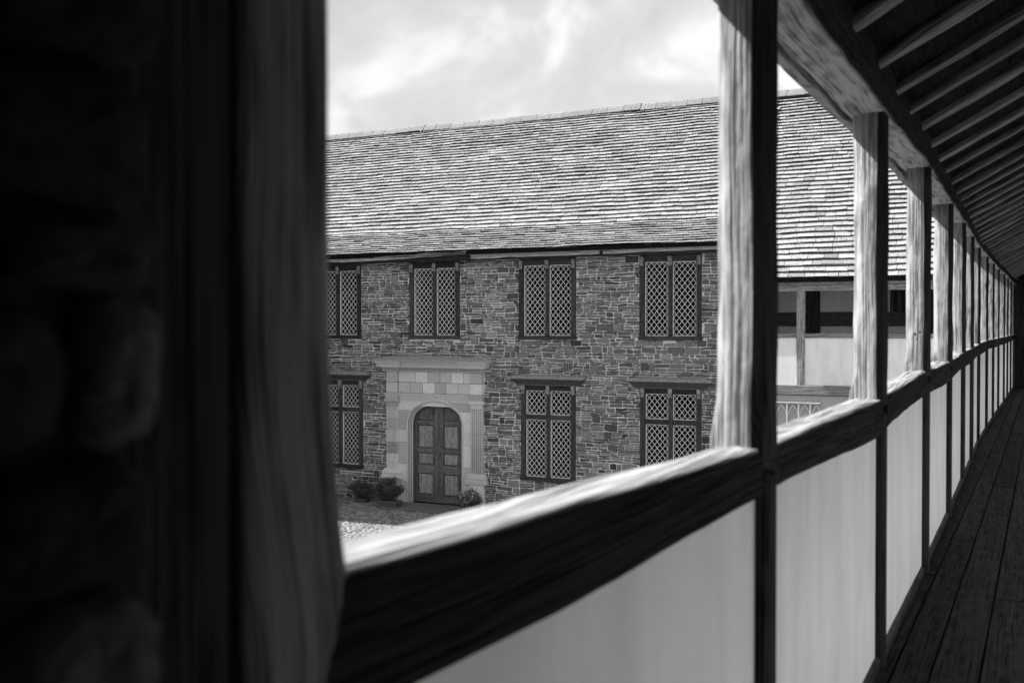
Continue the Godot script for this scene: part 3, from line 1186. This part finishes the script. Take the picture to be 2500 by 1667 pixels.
# ------------------------------------------------------------------ 4 the timber gallery at the far corner
func make_corner_gallery() -> void:
	var g := thing("corner_gallery", "pale timber gallery with plaster panels under the roof right of the range", "gallery", FRONT, FRONT_TURN)
	var z := 1.1
	var oak := 0.38
	# stone wall below
	var m := MB.new()
	m.box(Vector3(-1.9, 0.0, 0.5), Vector3(3.95, 3.47, z - 0.02), 0.0, grey(0.45))
	m.box(Vector3(-1.9, 0.0, 0.0), Vector3(-1.5, 7.2, z - 0.06), 0.0, grey(0.4))
	put(m, "lower_wall", "ashlar", g)
	# carved blind tracery
	var t := part("tracery_panel", g)
	var fr := MB.new()
	fr.box(Vector3(-1.5, 3.27, z - 0.03), Vector3(0.08, 3.315, z + 0.045), 0.008, grey(0.42), 0)
	fr.box(Vector3(-1.5, 2.3, z - 0.03), Vector3(0.08, 2.34, z + 0.03), 0.008, grey(0.42), 0)
	put(fr, "frame", "ashlar", t)
	var x := -1.46
	while x < -0.05:
		var bar := MB.new()
		bar.box(Vector3(x, 2.34, z - 0.03), Vector3(x + 0.03, 3.27, z + 0.045), 0.006, grey(0.6))
		put(bar, "mullion", "ashlar", t)
		for s in [-1.0, 1.0]:
			var cusp := MB.new()
			var path := PackedVector2Array()
			for k in 7:
				var f := k / 6.0
				path.append(Vector2(x + 0.015 + 0.13 + s * 0.125 * (1.0 - pow(f, 1.6)), 2.98 + f * 0.27))
			if s < 0.0:
				path.reverse()
			tube(cusp, path, 0.02, z + 0.005, grey(0.6))
			put(cusp, "cusp", "ashlar", t)
		x += 0.26
	# sill beam, panels, rail, posts
	var sb := MB.new()
	sb.box(Vector3(-1.9, 3.485, z - 0.15), Vector3(3.95, 3.705, z + 0.04), 0.012, grey(oak * 0.95), 0, uvo())
	put(sb, "sill_beam", "eroded_oak", g)
	var posts := [-1.98, -0.37, 1.18, 2.75]
	for k in posts.size():
		var c: float = posts[k]
		var mp := MB.new()
		var rings := []
		for r in 13:
			var y := 3.705 + (5.93 - 3.705) * r / 12.0
			var j := noise.get_noise_2d(y * 40.0, c * 99.0) * 0.008
			rings.append(PackedVector3Array([Vector3(c - 0.09 + j, y, z - 0.12), Vector3(c - 0.092 + j, y, z + 0.02), Vector3(c - 0.08 + j, y, z + 0.032), Vector3(c + 0.08 - j, y, z + 0.032), Vector3(c + 0.092 - j, y, z + 0.02), Vector3(c + 0.09 - j, y, z - 0.12)]))
		mp.sweep(rings, grey(oak), true, uvo())
		put(mp, "post", "oak", g)
		if k < posts.size() - 1 or true:
			var a := c + 0.092
			var e: float = posts[k + 1] - 0.092 if k < posts.size() - 1 else 3.95
			var pp := MB.new()
			pp.box(Vector3(a, 3.708, z - 0.09), Vector3(e, 4.785, z - 0.01), 0.0, grey(0.9), 1, uvo())
			put(pp, "plaster_panel", "plaster", g)
			var rr := MB.new()
			rr.box(Vector3(a, 4.785, z - 0.13), Vector3(e, 4.89, z + 0.02), 0.012, grey(oak * 0.95), 0, uvo())
			put(rr, "rail", "eroded_oak", g)
	for q in [[5.855, 5.985, 0.03], [5.99, 6.11, 0.085]]:
		var f := MB.new()
		f.box(Vector3(-1.9, q[0], z - 0.1), Vector3(3.95, q[1], z + q[2]), 0.01, grey(oak), 0, uvo())
		put(f, "eaves_beam", "oak", g)
	# inside: floor, ceiling, back wall with its framing
	var inn := MB.new()
	inn.box(Vector3(-1.9, 3.58, -0.62), Vector3(3.95, 3.70, z - 0.16), 0.0, grey(0.08))
	put(inn, "floor", "oak", g)
	var bw := MB.new()
	bw.box(Vector3(-1.5, 3.7, -0.9), Vector3(1.42, 7.3, -0.66), 0.0, grey(0.72), 1)
	bw.box(Vector3(2.0, 3.7, -0.9), Vector3(3.95, 7.3, -0.66), 0.0, grey(0.72), 1)
	bw.box(Vector3(1.42, 3.7, -0.9), Vector3(2.0, 5.1, -0.66), 0.0, grey(0.72), 1)
	put(bw, "back_wall", "plaster", g)
	var be := MB.new()
	be.box(Vector3(-1.5, 5.06, -0.66), Vector3(3.95, 5.40, -0.60), 0.01, grey(0.11), 0, uvo())
	put(be, "back_rail", "oak", g)
	for c in [-0.34, 2.3]:
		var bp := MB.new()
		bp.box(Vector3(c - 0.165, 3.7, -0.66), Vector3(c + 0.165, 6.9, -0.585), 0.012, grey(0.06), 1, uvo())
		put(bp, "back_post", "oak", g)
	for k in 4:
		var bm := MB.new()
		bm.box(Vector3(1.42 + k * 0.17, 5.40, -0.70), Vector3(1.50 + k * 0.17, 6.3, -0.63), 0.01, grey(0.1), 1, uvo())
		put(bm, "window_bar", "oak", g)

# ------------------------------------------------------------------ 5 our gallery
const D_IN := [[0.0, 0.66], [0.5, 0.655], [0.84, 0.647], [1.43, 0.594], [2.1, 0.528], [3.85, 0.526], [5.52, 0.533], [7.21, 0.553], [8.89, 0.58], [10.33, 0.60], [12.02, 0.632], [13.7, 0.63], [17.0, 0.622], [18.7, 0.60], [22.0, 0.59], [24.6, 0.565]]
const RAIL_Y := [[0.0, 4.747], [0.7, 4.746], [2.1, 4.745], [3.85, 4.743], [5.52, 4.781], [7.21, 4.78], [8.89, 4.808], [10.33, 4.815], [12.02, 4.834], [13.7, 4.855], [17.0, 4.857], [24.6, 4.88]]
const RAIL_DEEP := [[0.5, 0.157], [0.8, 0.155], [1.3, 0.148], [2.05, 0.112], [2.3, 0.104], [3.7, 0.13], [4.2, 0.115], [5.4, 0.125], [24.6, 0.12]]
const PLATE_Y := [[0.0, 5.78], [3.85, 5.793], [5.52, 5.832], [7.21, 5.83], [8.89, 5.86], [10.33, 5.865], [12.02, 5.884], [24.6, 5.95]]
const POSTS := [2.1, 3.85, 5.52, 7.21, 8.89, 10.33, 12.02, 13.7, 15.35, 17.0, 18.7, 20.3, 22.0, 23.6]
const W_OAK := 0.35      # silvered oak of the weather side, kept pale as the sunlit tone
const IN_SHADE_OAK := 0.045    # dark stained oak facing the passage, its shade painted into the colour

func make_arcade() -> void:
	var g := thing("gallery_arcade", "oak gallery arcade of posts, rail and white plaster panels running away to the right", "arcade", Vector3(-0.6, FLOOR_Y, -0.5))
	var org := g.position
	# rails between posts
	var from := 0.80
	for k in POSTS.size() + 1:
		var a: float = from
		var e: float = POSTS[k] + 0.02 if k < POSTS.size() else 24.6
		rail(g, org, a, e)
		panel(g, org, a - (0.3 if k == 0 else 0.0), e)
		if k < POSTS.size():
			post(g, org, POSTS[k], k)
			from = POSTS[k] + 0.17
	near_post(g, org)
	# plate along the top, a length per two bays
	var cuts := [-3.0, 1.2, 4.9, 8.1, 11.4, 14.6, 17.9, 21.2, 24.6]
	for k in cuts.size() - 1:
		beam_along(g, org, "wall_plate", cuts[k], cuts[k + 1], func(s): return [curve(D_IN, s) - 0.008, curve(D_IN, s) + 0.135, curve(PLATE_Y, s), curve(PLATE_Y, s) + 0.19], 0.012, grey(IN_SHADE_OAK), grey(0.46))  # shade in the inner face colour, bounced light in the pale soffit
		beam_along(g, org, "eaves_plank", cuts[k], cuts[k + 1], func(s): return [curve(D_IN, s) + 0.15, curve(D_IN, s) + 0.19, curve(PLATE_Y, s) + 0.0 + noise.get_noise_1d(s * 60.0) * 0.012, curve(PLATE_Y, s) + 0.13], 0.006, grey(0.3), grey(0.36))
	beam_along(g, org, "base_beam", -0.2, 24.6, func(s): return [curve(D_IN, s) + 0.012, curve(D_IN, s) + 0.16, FLOOR_Y, FLOOR_Y + 0.045], 0.008, grey(IN_SHADE_OAK), grey(0.1))

# beam along the gallery; spec(s) -> [d inner, d outer, y low, y high]
func beam_along(g: Node3D, org: Vector3, called: String, s0: float, s1: float, spec: Callable, b: float, inner: Color, outer: Color) -> MeshInstance3D:
	var m := MB.new()
	var rings := []
	var n := int(maxf((s1 - s0) / 0.16, 2.0))
	for k in n + 1:
		var s := lerpf(s0, s1, float(k) / n)
		var q: Array = spec.call(s)
		var ring := PackedVector3Array()
		for p in [[q[0], q[2] + b], [q[0], q[3] - b], [q[0] + b, q[3]], [q[1] - b, q[3]], [q[1], q[3] - b], [q[1], q[2] + b], [q[1] - b, q[2]], [q[0] + b, q[2]]]:
			var j := noise.get_noise_3d(p[0] * 300.0, p[1] * 200.0, s * 45.0) * 0.008
			ring.append(Vector3(-p[0] + j, p[1] + j, -s) - org)
		rings.append(ring)
	m.sweep(rings, [inner, inner, outer, outer, outer, outer, outer, outer], true, uvo())
	return put(m, called, "oak", g)

func rail(g: Node3D, org: Vector3, s0: float, s1: float) -> void:
	var m := MB.new()
	var rings := []
	var n := int(maxf((s1 - s0) / 0.06, 8.0))
	var seedy := s0 * 71.0
	for k in n + 1:
		var s := lerpf(s0, s1, float(k) / n)
		var di := curve(D_IN, s)
		var dp := di + 0.108
		var y := curve(RAIL_Y, s)
		var low := y - curve(RAIL_DEEP, s) - 0.006 * sin(s * 2.1)
		var ring := PackedVector3Array()
		# inner face, worn top in seven strips, outer face
		var pts := [[di + 0.006, low], [di, low + 0.012], [di, y - 0.022], [di + 0.003, y - 0.010]]
		for a in 7:
			var f := a / 6.0
			var r := noise.get_noise_3d(f * 130.0 + seedy, 7.0, s * 22.0) * 0.011
			pts.append([lerpf(di + 0.010, dp - 0.008, f), y - 0.002 * absf(f - 0.5) + r])
		pts.append([dp, y - 0.014])
		pts.append([dp, low + 0.01])
		pts.append([dp - 0.01, low])
		for p in pts:
			var j := noise.get_noise_3d(p[0] * 260.0, p[1] * 160.0, s * 50.0 + seedy) * 0.007
			ring.append(Vector3(-p[0] + j, p[1], -s) - org)
		rings.append(ring)
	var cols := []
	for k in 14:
		cols.append(grey(IN_SHADE_OAK * 0.7) if k < 4 else grey(W_OAK * 1.15))  # shade put into the inner side colour, sunlit tone into the top
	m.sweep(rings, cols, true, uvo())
	put(m, "sill_rail", "eroded_oak", g)

func panel(g: Node3D, org: Vector3, s0: float, s1: float) -> void:
	var m := MB.new()
	var n := 10
	var u := uvo()
	for k in n:
		var a := lerpf(s0 - 0.06, s1 + 0.09, float(k) / n)
		var e := lerpf(s0 - 0.06, s1 + 0.09, float(k + 1) / n)
		var da := curve(D_IN, a) + 0.03
		var de := curve(D_IN, e) + 0.03
		var ta := curve(RAIL_Y, a) - 0.08
		var te := curve(RAIL_Y, e) - 0.08
		var lo := FLOOR_Y + 0.03
		m.quad(Vector3(-da, lo, -a) - org, Vector3(-de, lo, -e) - org, Vector3(-de, te, -e) - org, Vector3(-da, ta, -a) - org, grey(0.86), u + Vector2(a, lo), u + Vector2(e, lo), u + Vector2(e, te), u + Vector2(a, ta))
		m.quad(Vector3(-de - 0.06, lo, -e) - org, Vector3(-da - 0.06, lo, -a) - org, Vector3(-da - 0.06, ta, -a) - org, Vector3(-de - 0.06, te, -e) - org, grey(0.86), u + Vector2(e, lo), u + Vector2(a, lo), u + Vector2(a, ta), u + Vector2(e, te))
	put(m, "plaster_panel", "plaster", g)

func post(g: Node3D, org: Vector3, s0: float, k: int) -> void:
	var di := curve(D_IN, s0)
	var yr := curve(RAIL_Y, s0)
	var yp := curve(PLATE_Y, s0)
	var twist := deg_to_rad(rng.randf_range(11.0, 16.0))
	var wide := rng.randf_range(0.107, 0.115)
	var deep := rng.randf_range(0.15, 0.17)
	# above the rail
	var m := MB.new()
	var rings := []
	var n := 26
	for r in n + 1:
		var f := float(r) / n
		var y := lerpf(yr - 0.03, yp + 0.03, f)
		var up := y - yr
		var end := minf(up, yp - y)
		var ch := 0.024 * smoothstep(0.02, 0.12, end)        # chamfers stop short of both ends
		var ic := 0.05 * smoothstep(0.0, 0.16, end) + 0.006
		var flare := 0.014 * pow(clampf(1.0 - up / 0.12, 0.0, 1.0), 2.0)
		var a := di
		var o := di + wide + flare + noise.get_noise_2d(y * 60.0, s0 * 40.0) * 0.005
		var ring := PackedVector3Array()
		for p in [[a + 0.022, 0.0], [a + wide * 0.35, -0.002], [a + wide * 0.65, -0.002], [o - ch - 0.004, 0.0], [o, ch + 0.004], [o, deep - 0.012], [o - 0.012, deep], [a + 0.012, deep], [a, deep - 0.012], [a, ic + 0.01], [a + 0.004, ic], [a + 0.0205, 0.003]]:
			var w := noise.get_noise_3d(p[0] * 420.0, y * 36.0, s0 * 90.0 + p[1] * 300.0) * 0.006
			var q := Vector2(p[0] - di, p[1])
			if p[1] < deep * 0.5 and p[0] > a + 0.008:
				q.y += (q.x - 0.02) * tan(twist)
			ring.append(Vector3(-(di + q.x) + w, y, -(s0 + q.y) + w) - org)
		rings.append(ring)
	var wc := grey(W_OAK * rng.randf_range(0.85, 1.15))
	var ic := grey(IN_SHADE_OAK * rng.randf_range(0.8, 1.2))
	m.sweep(rings, [wc, wc, wc, wc, wc, wc, wc, ic, ic, ic, ic, ic], true, uvo())  # shade painted on the passage side, lit tone on near and outer faces
	var o := put(m, "post", "oak", g)
	# stud below the rail, showing as a strip between the plaster panels
	var st := MB.new()
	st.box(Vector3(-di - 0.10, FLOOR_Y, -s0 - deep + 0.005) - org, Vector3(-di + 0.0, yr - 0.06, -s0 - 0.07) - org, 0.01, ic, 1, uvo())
	put(st, "stud", "oak", g)
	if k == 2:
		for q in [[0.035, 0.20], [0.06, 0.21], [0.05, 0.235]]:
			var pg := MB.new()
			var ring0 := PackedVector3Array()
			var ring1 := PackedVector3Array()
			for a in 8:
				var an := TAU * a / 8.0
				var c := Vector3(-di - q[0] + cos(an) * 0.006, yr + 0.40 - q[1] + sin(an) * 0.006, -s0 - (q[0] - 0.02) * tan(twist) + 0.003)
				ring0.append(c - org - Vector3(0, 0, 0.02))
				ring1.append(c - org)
			pg.sweep([ring0, ring1], grey(0.02), true)  # dark discs for peg holes, the shade inside given as colour
			put(pg, "peg_hole", "oak", o)

func near_post(g: Node3D, org: Vector3) -> void:
	# the post right beside the camera, with a deep groove down its side and a flared foot
	var m := MB.new()
	var rings := []
	for r in 41:
		var y := lerpf(FLOOR_Y, 5.85, r / 40.0)
		var up := y - 4.70
		var flare := 0.034 * pow(clampf(1.0 - absf(up - 0.02) / 0.3, 0.0, 1.0), 2.0)
		if up < 0.0:
			flare = 0.034
		var ring := PackedVector3Array()
		for p in [[0.652, 0.815 + flare], [0.648, 0.80 + flare], [0.645, 0.75], [0.646, 0.72], [0.652, 0.698], [0.66, 0.69], [0.80, 0.69], [0.80, 0.815 + flare]]:
			var w := noise.get_noise_3d(p[0] * 300.0, y * 40.0, p[1] * 300.0) * 0.006
			ring.append(Vector3(-p[0] + w, y, -p[1] + w) - org)
		rings.append(ring)
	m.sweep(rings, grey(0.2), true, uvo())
	var jb := MB.new()
	jb.box(Vector3(-0.80, FLOOR_Y, -0.672) - org, Vector3(-0.64, 5.85, -0.47) - org, 0.012, grey(0.04), 1, uvo())  # board added to keep sun out of the gap, coloured dark as shade
	put(jb, "gap_board", "oak", g)
	jb = MB.new()
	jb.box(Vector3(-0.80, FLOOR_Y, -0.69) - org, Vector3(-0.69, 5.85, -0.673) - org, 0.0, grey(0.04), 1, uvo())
	put(jb, "filler_strip", "oak", g)
	var o := put(m, "near_post", "oak", g)
	o.name = "post"
	o.set_meta("label", "dark blurred oak post with a groove and flared foot close to the camera")

func make_floor() -> void:
	var st := Node3D.new()
	st.name = "gallery_floor"
	st.set_meta("kind", "structure")
	st.position = Vector3(0, FLOOR_Y, 0)
	add_child(st, true)
	var base := MB.new()
	base.box(Vector3(-0.72, -0.16, -24.6), Vector3(0.6, -0.035, 3.2), 0.0, grey(0.05))
	put(base, "joists", "oak", st)
	var x := -0.64
	while x < 0.56:
		var w := minf(rng.randf_range(0.10, 0.19), 0.58 - x)
		var s := -3.0 - rng.randf() * 2.0
		while s < 24.5:
			var l := rng.randf_range(1.6, 3.4)
			var e := minf(s + l, 24.58)
			var m := MB.new()
			var dy := rng.randf_range(-0.004, 0.004)
			m.box(Vector3(x + 0.004, -0.035, -e + 0.004), Vector3(x + w - 0.004, dy, -maxf(s, -3.0) - 0.004), 0.0015, grey(rng.randf_range(0.035, 0.06)), 2, uvo())
			put(m, "floor_board", "oak", st)
			s = e
		x += w

func make_roof_over() -> void:
	var g := thing("gallery_roof", "sloping rafters and dark boards of the gallery roof overhead", "roof", Vector3(0, 6.2, 0))
	var org := g.position
	var tanp := tan(deg_to_rad(28.5))
	var low := func(x: float, s: float) -> float: return curve(PLATE_Y, s) + 0.135 + (x + 0.5) * tanp
	var s := -2.8
	while s < 24.4:
		var wd := rng.randf_range(0.06, 0.085)
		var dp := rng.randf_range(0.055, 0.06)
		var m := MB.new()
		var rings := []
		var skew := rng.randf_range(-0.03, 0.03)
		for k in 13:
			var x := lerpf(-0.72 - curve(D_IN, s) + 0.53, 0.66, k / 12.0)
			var y: float = low.call(x, s)
			var ring := PackedVector3Array()
			var sk := skew * (x + 0.5)
			for p in [[0.0, 0.006], [0.006, 0.0], [wd - 0.006, 0.0], [wd, 0.006], [wd, dp], [0.0, dp]]:
				var j := noise.get_noise_3d(x * 60.0, p[1] * 500.0 + s * 77.0, p[0] * 300.0) * 0.008
				ring.append(Vector3(x, y + p[1] + j, -(s + p[0] + sk) + j) - org)
			rings.append(ring)
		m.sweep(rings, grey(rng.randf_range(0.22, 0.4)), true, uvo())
		put(m, "rafter", "oak", g)
		s += rng.randf_range(0.44, 0.56)
	# boards laid over the rafters
	var t := -0.705
	var kk := 0
	while t < 0.62:
		var w := rng.randf_range(0.16, 0.24)
		var m := MB.new()
		var rings := []
		for k in 9:
			var q := lerpf(-3.0, 24.6, k / 8.0)
			var y0: float = low.call(t, q) + 0.05
			var y1: float = low.call(t + w - 0.004, q) + 0.05
			rings.append(PackedVector3Array([Vector3(t, y0, -q) - org, Vector3(t, y0 + 0.03, -q) - org, Vector3(t + w, y1 + 0.03, -q) - org, Vector3(t + w, y1, -q) - org]))
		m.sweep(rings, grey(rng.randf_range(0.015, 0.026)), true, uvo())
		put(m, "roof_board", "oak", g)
		t += w
	var top := MB.new()
	var a0: float = low.call(-0.8, 0.0) + 0.14
	var a1: float = low.call(0.7, 24.0) + 0.2
	top.quad(Vector3(-0.70, a0 + 0.15, 3.0) - org, Vector3(0.75, a1 + 0.1, 3.0) - org, Vector3(0.75, a1 + 0.1, -24.6) - org, Vector3(-0.70, a0 + 0.15, -24.6) - org, grey(0.25))
	put(top, "slate_covering", "slate", g)

func make_inner_walls() -> void:
	var g := thing("passage_wall", "dark end of the gallery passage with a black doorway at the right edge", "wall", Vector3(0.6, 0, -12.0))
	var m := MB.new()
	m.box(Vector3(0.0, 0.0, -12.8), Vector3(0.4, 7.3, 15.2), 0.0, grey(0.84), 1)
	put(m, "plaster_wall", "plaster", g)
	var e := MB.new()
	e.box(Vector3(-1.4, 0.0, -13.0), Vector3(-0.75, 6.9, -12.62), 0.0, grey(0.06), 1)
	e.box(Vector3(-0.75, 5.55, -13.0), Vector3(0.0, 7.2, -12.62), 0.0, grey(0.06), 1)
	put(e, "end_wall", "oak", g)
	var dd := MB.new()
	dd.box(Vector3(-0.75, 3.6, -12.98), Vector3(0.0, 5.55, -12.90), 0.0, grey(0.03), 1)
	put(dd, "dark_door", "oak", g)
	var back := MB.new()
	back.box(Vector3(-1.8, 0.0, 15.0), Vector3(0.4, 7.3, 15.4), 0.0, grey(0.3), 1)
	back.box(Vector3(-1.4, 0.0, -12.6), Vector3(-1.25, 3.56, 15.0), 0.0, grey(0.2), 1)
	put(back, "lower_wall", "stone", g)

func make_rubble_wall() -> void:
	var g := thing("rubble_wall", "near black rough stone wall close beside the camera at the left edge", "wall", Vector3(-0.7, FLOOR_Y, 0.0))
	var core := MB.new()
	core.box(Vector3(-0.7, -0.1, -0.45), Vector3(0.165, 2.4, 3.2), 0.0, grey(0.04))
	put(core, "core", "mortar", g)
	# rough stones on the face towards the passage
	var y := 0.0
	while y < 2.3:
		var h := rng.randf_range(0.05, 0.10)
		var z := -0.475
		while z < 0.7:
			var l := rng.randf_range(0.07, 0.16)
			var m := MB.new()
			var c := Vector3(0.16, y + h * 0.5, z + l * 0.5)
			var rings := []
			for r in 4:
				var f := r / 3.0
				var sc := 1.0 if r == 0 else lerpf(1.0, 0.45, f * f)
				var ring := PackedVector3Array()
				for a in 18:
					var an := -TAU * a / 18.0
					var q := Vector2(cos(an), sin(an))
					q = q / pow(pow(absf(q.x), 4.0) + pow(absf(q.y), 4.0), 0.25)
					var j := 0.96 + noise.get_noise_3d(q.x * 22.0, q.y * 22.0, (y + z) * 300.0) * 0.25
					ring.append(c + Vector3(0.01 + 0.026 * sin(f * 1.5) * (1.0 + 0.4 * noise.get_noise_3d(q.x * 15.0, q.y * 15.0, (y - z) * 200.0)), q.y * (h * 0.48) * sc * j, q.x * (l * 0.48) * sc * j))
				rings.append(ring)
			m.sweep(rings, grey(0.03 + 0.26 * pow(rng.randf(), 4.0)), true, uvo())  # mostly dark; the few pale stones stand in for lit bumps
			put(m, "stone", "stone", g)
			z += l
		y += h

# ------------------------------------------------------------------ 6 wing on the left that shades the foot of the range
func make_wing() -> void:
	var g := thing("stone_wing", "stone wing of the court standing out from the left end of the range", "building", FRONT, FRONT_TURN)
	var m := MB.new()
	m.box(Vector3(-21.5, 0.0, 0.02), Vector3(-15.2, 7.0, 3.35), 0.0, grey(0.6), 1)
	var wall := put(m, "wall", "mortar", g)
	# rubble facing on the gable end and on the side towards the door
	var face := part("gable_facing", g)
	face.position = Vector3(0, 0, 3.35)
	make_stones(face, [Rect2(-19.4, 4.4, 1.6, 1.9), Rect2(-19.4, 1.0, 1.6, 2.2)], -21.5, -15.35, 7.0, 0)
	var side := part("side_facing", g)
	side.position = Vector3(-15.2, 0, 3.35)
	side.rotation_degrees.y = 90.0
	make_stones(side, [], 0.0, 3.2, 6.9, 0)
	var many := [300]
	var wn := part("windows", g)
	wn.position = Vector3(0, 0, 3.36)
	window(wn, -19.4, -17.8, 4.4, 6.3, 0.0, many)
	window(wn, -19.4, -17.8, 1.0, 3.2, 2.3, many)
	wn.name = "gable_windows"
	var r := MB.new()
	r.quad(Vector3(-14.9, 6.8, 0.0), Vector3(-14.9, 6.8, 3.6), Vector3(-18.35, 10.2, 3.6), Vector3(-18.35, 10.2, 0.0), grey(0.28))
	r.quad(Vector3(-21.8, 6.8, 3.6), Vector3(-21.8, 6.8, 0.0), Vector3(-18.35, 10.2, 0.0), Vector3(-18.35, 10.2, 3.6), grey(0.28))
	r.quad(Vector3(-21.5, 7.0, 3.35), Vector3(-15.2, 7.0, 3.35), Vector3(-18.35, 10.1, 3.35), Vector3(-18.36, 10.1, 3.35), grey(0.13))
	put(r, "roof", "slate", g)

# unseen range added behind the camera to block low sky and deepen shade
func make_added_range() -> void:
	var g := thing("added_range", "added unseen stone range behind the camera that blocks low sky light", "building", FRONT, FRONT_TURN)
	var m := MB.new()
	m.box(Vector3(-22.0, 0.0, 25.4), Vector3(1.4, 6.6, 32.0), 0.02, grey(0.13), 1)
	put(m, "wall", "stone", g)
	var r := MB.new()
	r.quad(Vector3(1.6, 6.4, 25.1), Vector3(-22.2, 6.4, 25.1), Vector3(-22.2, 10.6, 28.7), Vector3(1.6, 10.6, 28.7), grey(0.3))
	r.quad(Vector3(-22.2, 6.4, 32.3), Vector3(1.6, 6.4, 32.3), Vector3(1.6, 10.6, 28.7), Vector3(-22.2, 10.6, 28.7), grey(0.3))
	for u in [-22.0, 1.4]:
		r.tri(Vector3(u, 6.5, 25.4), Vector3(u, 6.5, 32.0), Vector3(u, 10.5, 28.7), grey(0.13), Vector2.ZERO, Vector2(5, 0), Vector2(3, 4))
	put(r, "roof", "slate", g)

# ------------------------------------------------------------------ 7 plants by the door
func bush(called: String, label: String, at: Vector3, size: Vector3, pot: Vector3, leaves: int) -> void:
	var turn := Transform3D(Basis(Vector3.UP, deg_to_rad(FRONT_TURN)), FRONT)
	var g := thing(called, label, "planter", turn * at, FRONT_TURN)
	var m := MB.new()
	m.box(Vector3(-pot.x * 0.5, 0.0, -pot.z * 0.5), Vector3(pot.x * 0.5, pot.y, pot.z * 0.5), 0.015, grey(0.13), 1, uvo())
	m.box(Vector3(-pot.x * 0.54, pot.y - 0.05, -pot.z * 0.56), Vector3(pot.x * 0.54, pot.y + 0.012, pot.z * 0.56), 0.015, grey(0.14), 1, uvo())
	put(m, "trough", "stone", g)
	var st := MB.new()
	var lf := MB.new()
	for k in 70:
		var an := rng.randf() * TAU
		var rad := sqrt(rng.randf())
		var tip := Vector3(cos(an) * rad * size.x * 0.5, pot.y + size.y * (0.12 + 0.88 * sqrt(rng.randf()) * (1.0 - 0.55 * rad * rad)), sin(an) * rad * size.z * 0.5)
		var foot := Vector3(cos(an) * rad * pot.x * 0.35, pot.y - 0.02, sin(an) * rad * pot.z * 0.35)
		var path := []
		for r in 4:
			var f := r / 3.0
			var p := foot.lerp(tip, f) + Vector3(0, 0.10 * sin(f * PI), 0)
			var ring := PackedVector3Array()
			for a in 3:
				ring.append(p + Vector3(cos(-TAU * a / 3.0), 0, sin(-TAU * a / 3.0)) * 0.005 * (1.2 - f))
			path.append(ring)
		st.sweep(path, grey(0.06), false)
		for l in leaves / 70:
			var f := pow(rng.randf(), 0.55)
			var p := foot.lerp(tip, f) + Vector3(0, 0.10 * sin(f * PI), 0) + Vector3(rng.randfn(0, 0.045), rng.randfn(0, 0.04), rng.randfn(0, 0.045))
			var dir := Vector3(rng.randfn(), rng.randfn() * 0.7 + 0.25, rng.randfn()).normalized()
			var side := dir.cross(Vector3(rng.randfn(), rng.randfn(), rng.randfn())).normalized()
			var ll := rng.randf_range(0.022, 0.05)
			var lw := ll * 0.33
			var col := grey(rng.randf_range(0.05, 0.16))
			var mid := p + dir * ll * 0.5 + dir.cross(side) * ll * 0.08
			lf.tri(p, mid - side * lw, p + dir * ll, col, Vector2.ZERO, Vector2.ZERO, Vector2.ZERO)
			lf.tri(p, p + dir * ll, mid + side * lw, col, Vector2.ZERO, Vector2.ZERO, Vector2.ZERO)
	put(st, "stems", "leaf", g, "stuff")
	put(lf, "leaves", "leaf", g, "stuff")

func _ready() -> void:
	rng.seed = 20240611
	noise.seed = 5
	noise.noise_type = FastNoiseLite.TYPE_SIMPLEX_SMOOTH
	noise.frequency = 0.05
	noise.fractal_octaves = 3
	make_view()
	make_materials()
	make_courtyard()
	make_range()
	make_corner_gallery()
	make_arcade()
	make_floor()
	make_roof_over()
	make_inner_walls()
	make_rubble_wall()
	make_wing()
	make_added_range()
	bush("planter", "larger bushy planter left of the stone doorway", Vector3(-11.55, 0.0, 0.85), Vector3(1.0, 0.72, 0.65), Vector3(0.62, 0.2, 0.34), 8400)
	bush("planter", "smaller leafy planter right of the stone doorway", Vector3(-9.15, 0.0, 0.62), Vector3(0.8, 0.5, 0.5), Vector3(0.5, 0.16, 0.3), 5200)
	bush("planter", "low dark herb clump against the wall left of the bushy planter", Vector3(-12.75, 0.0, 0.42), Vector3(0.85, 0.6, 0.45), Vector3(0.4, 0.1, 0.25), 4900)
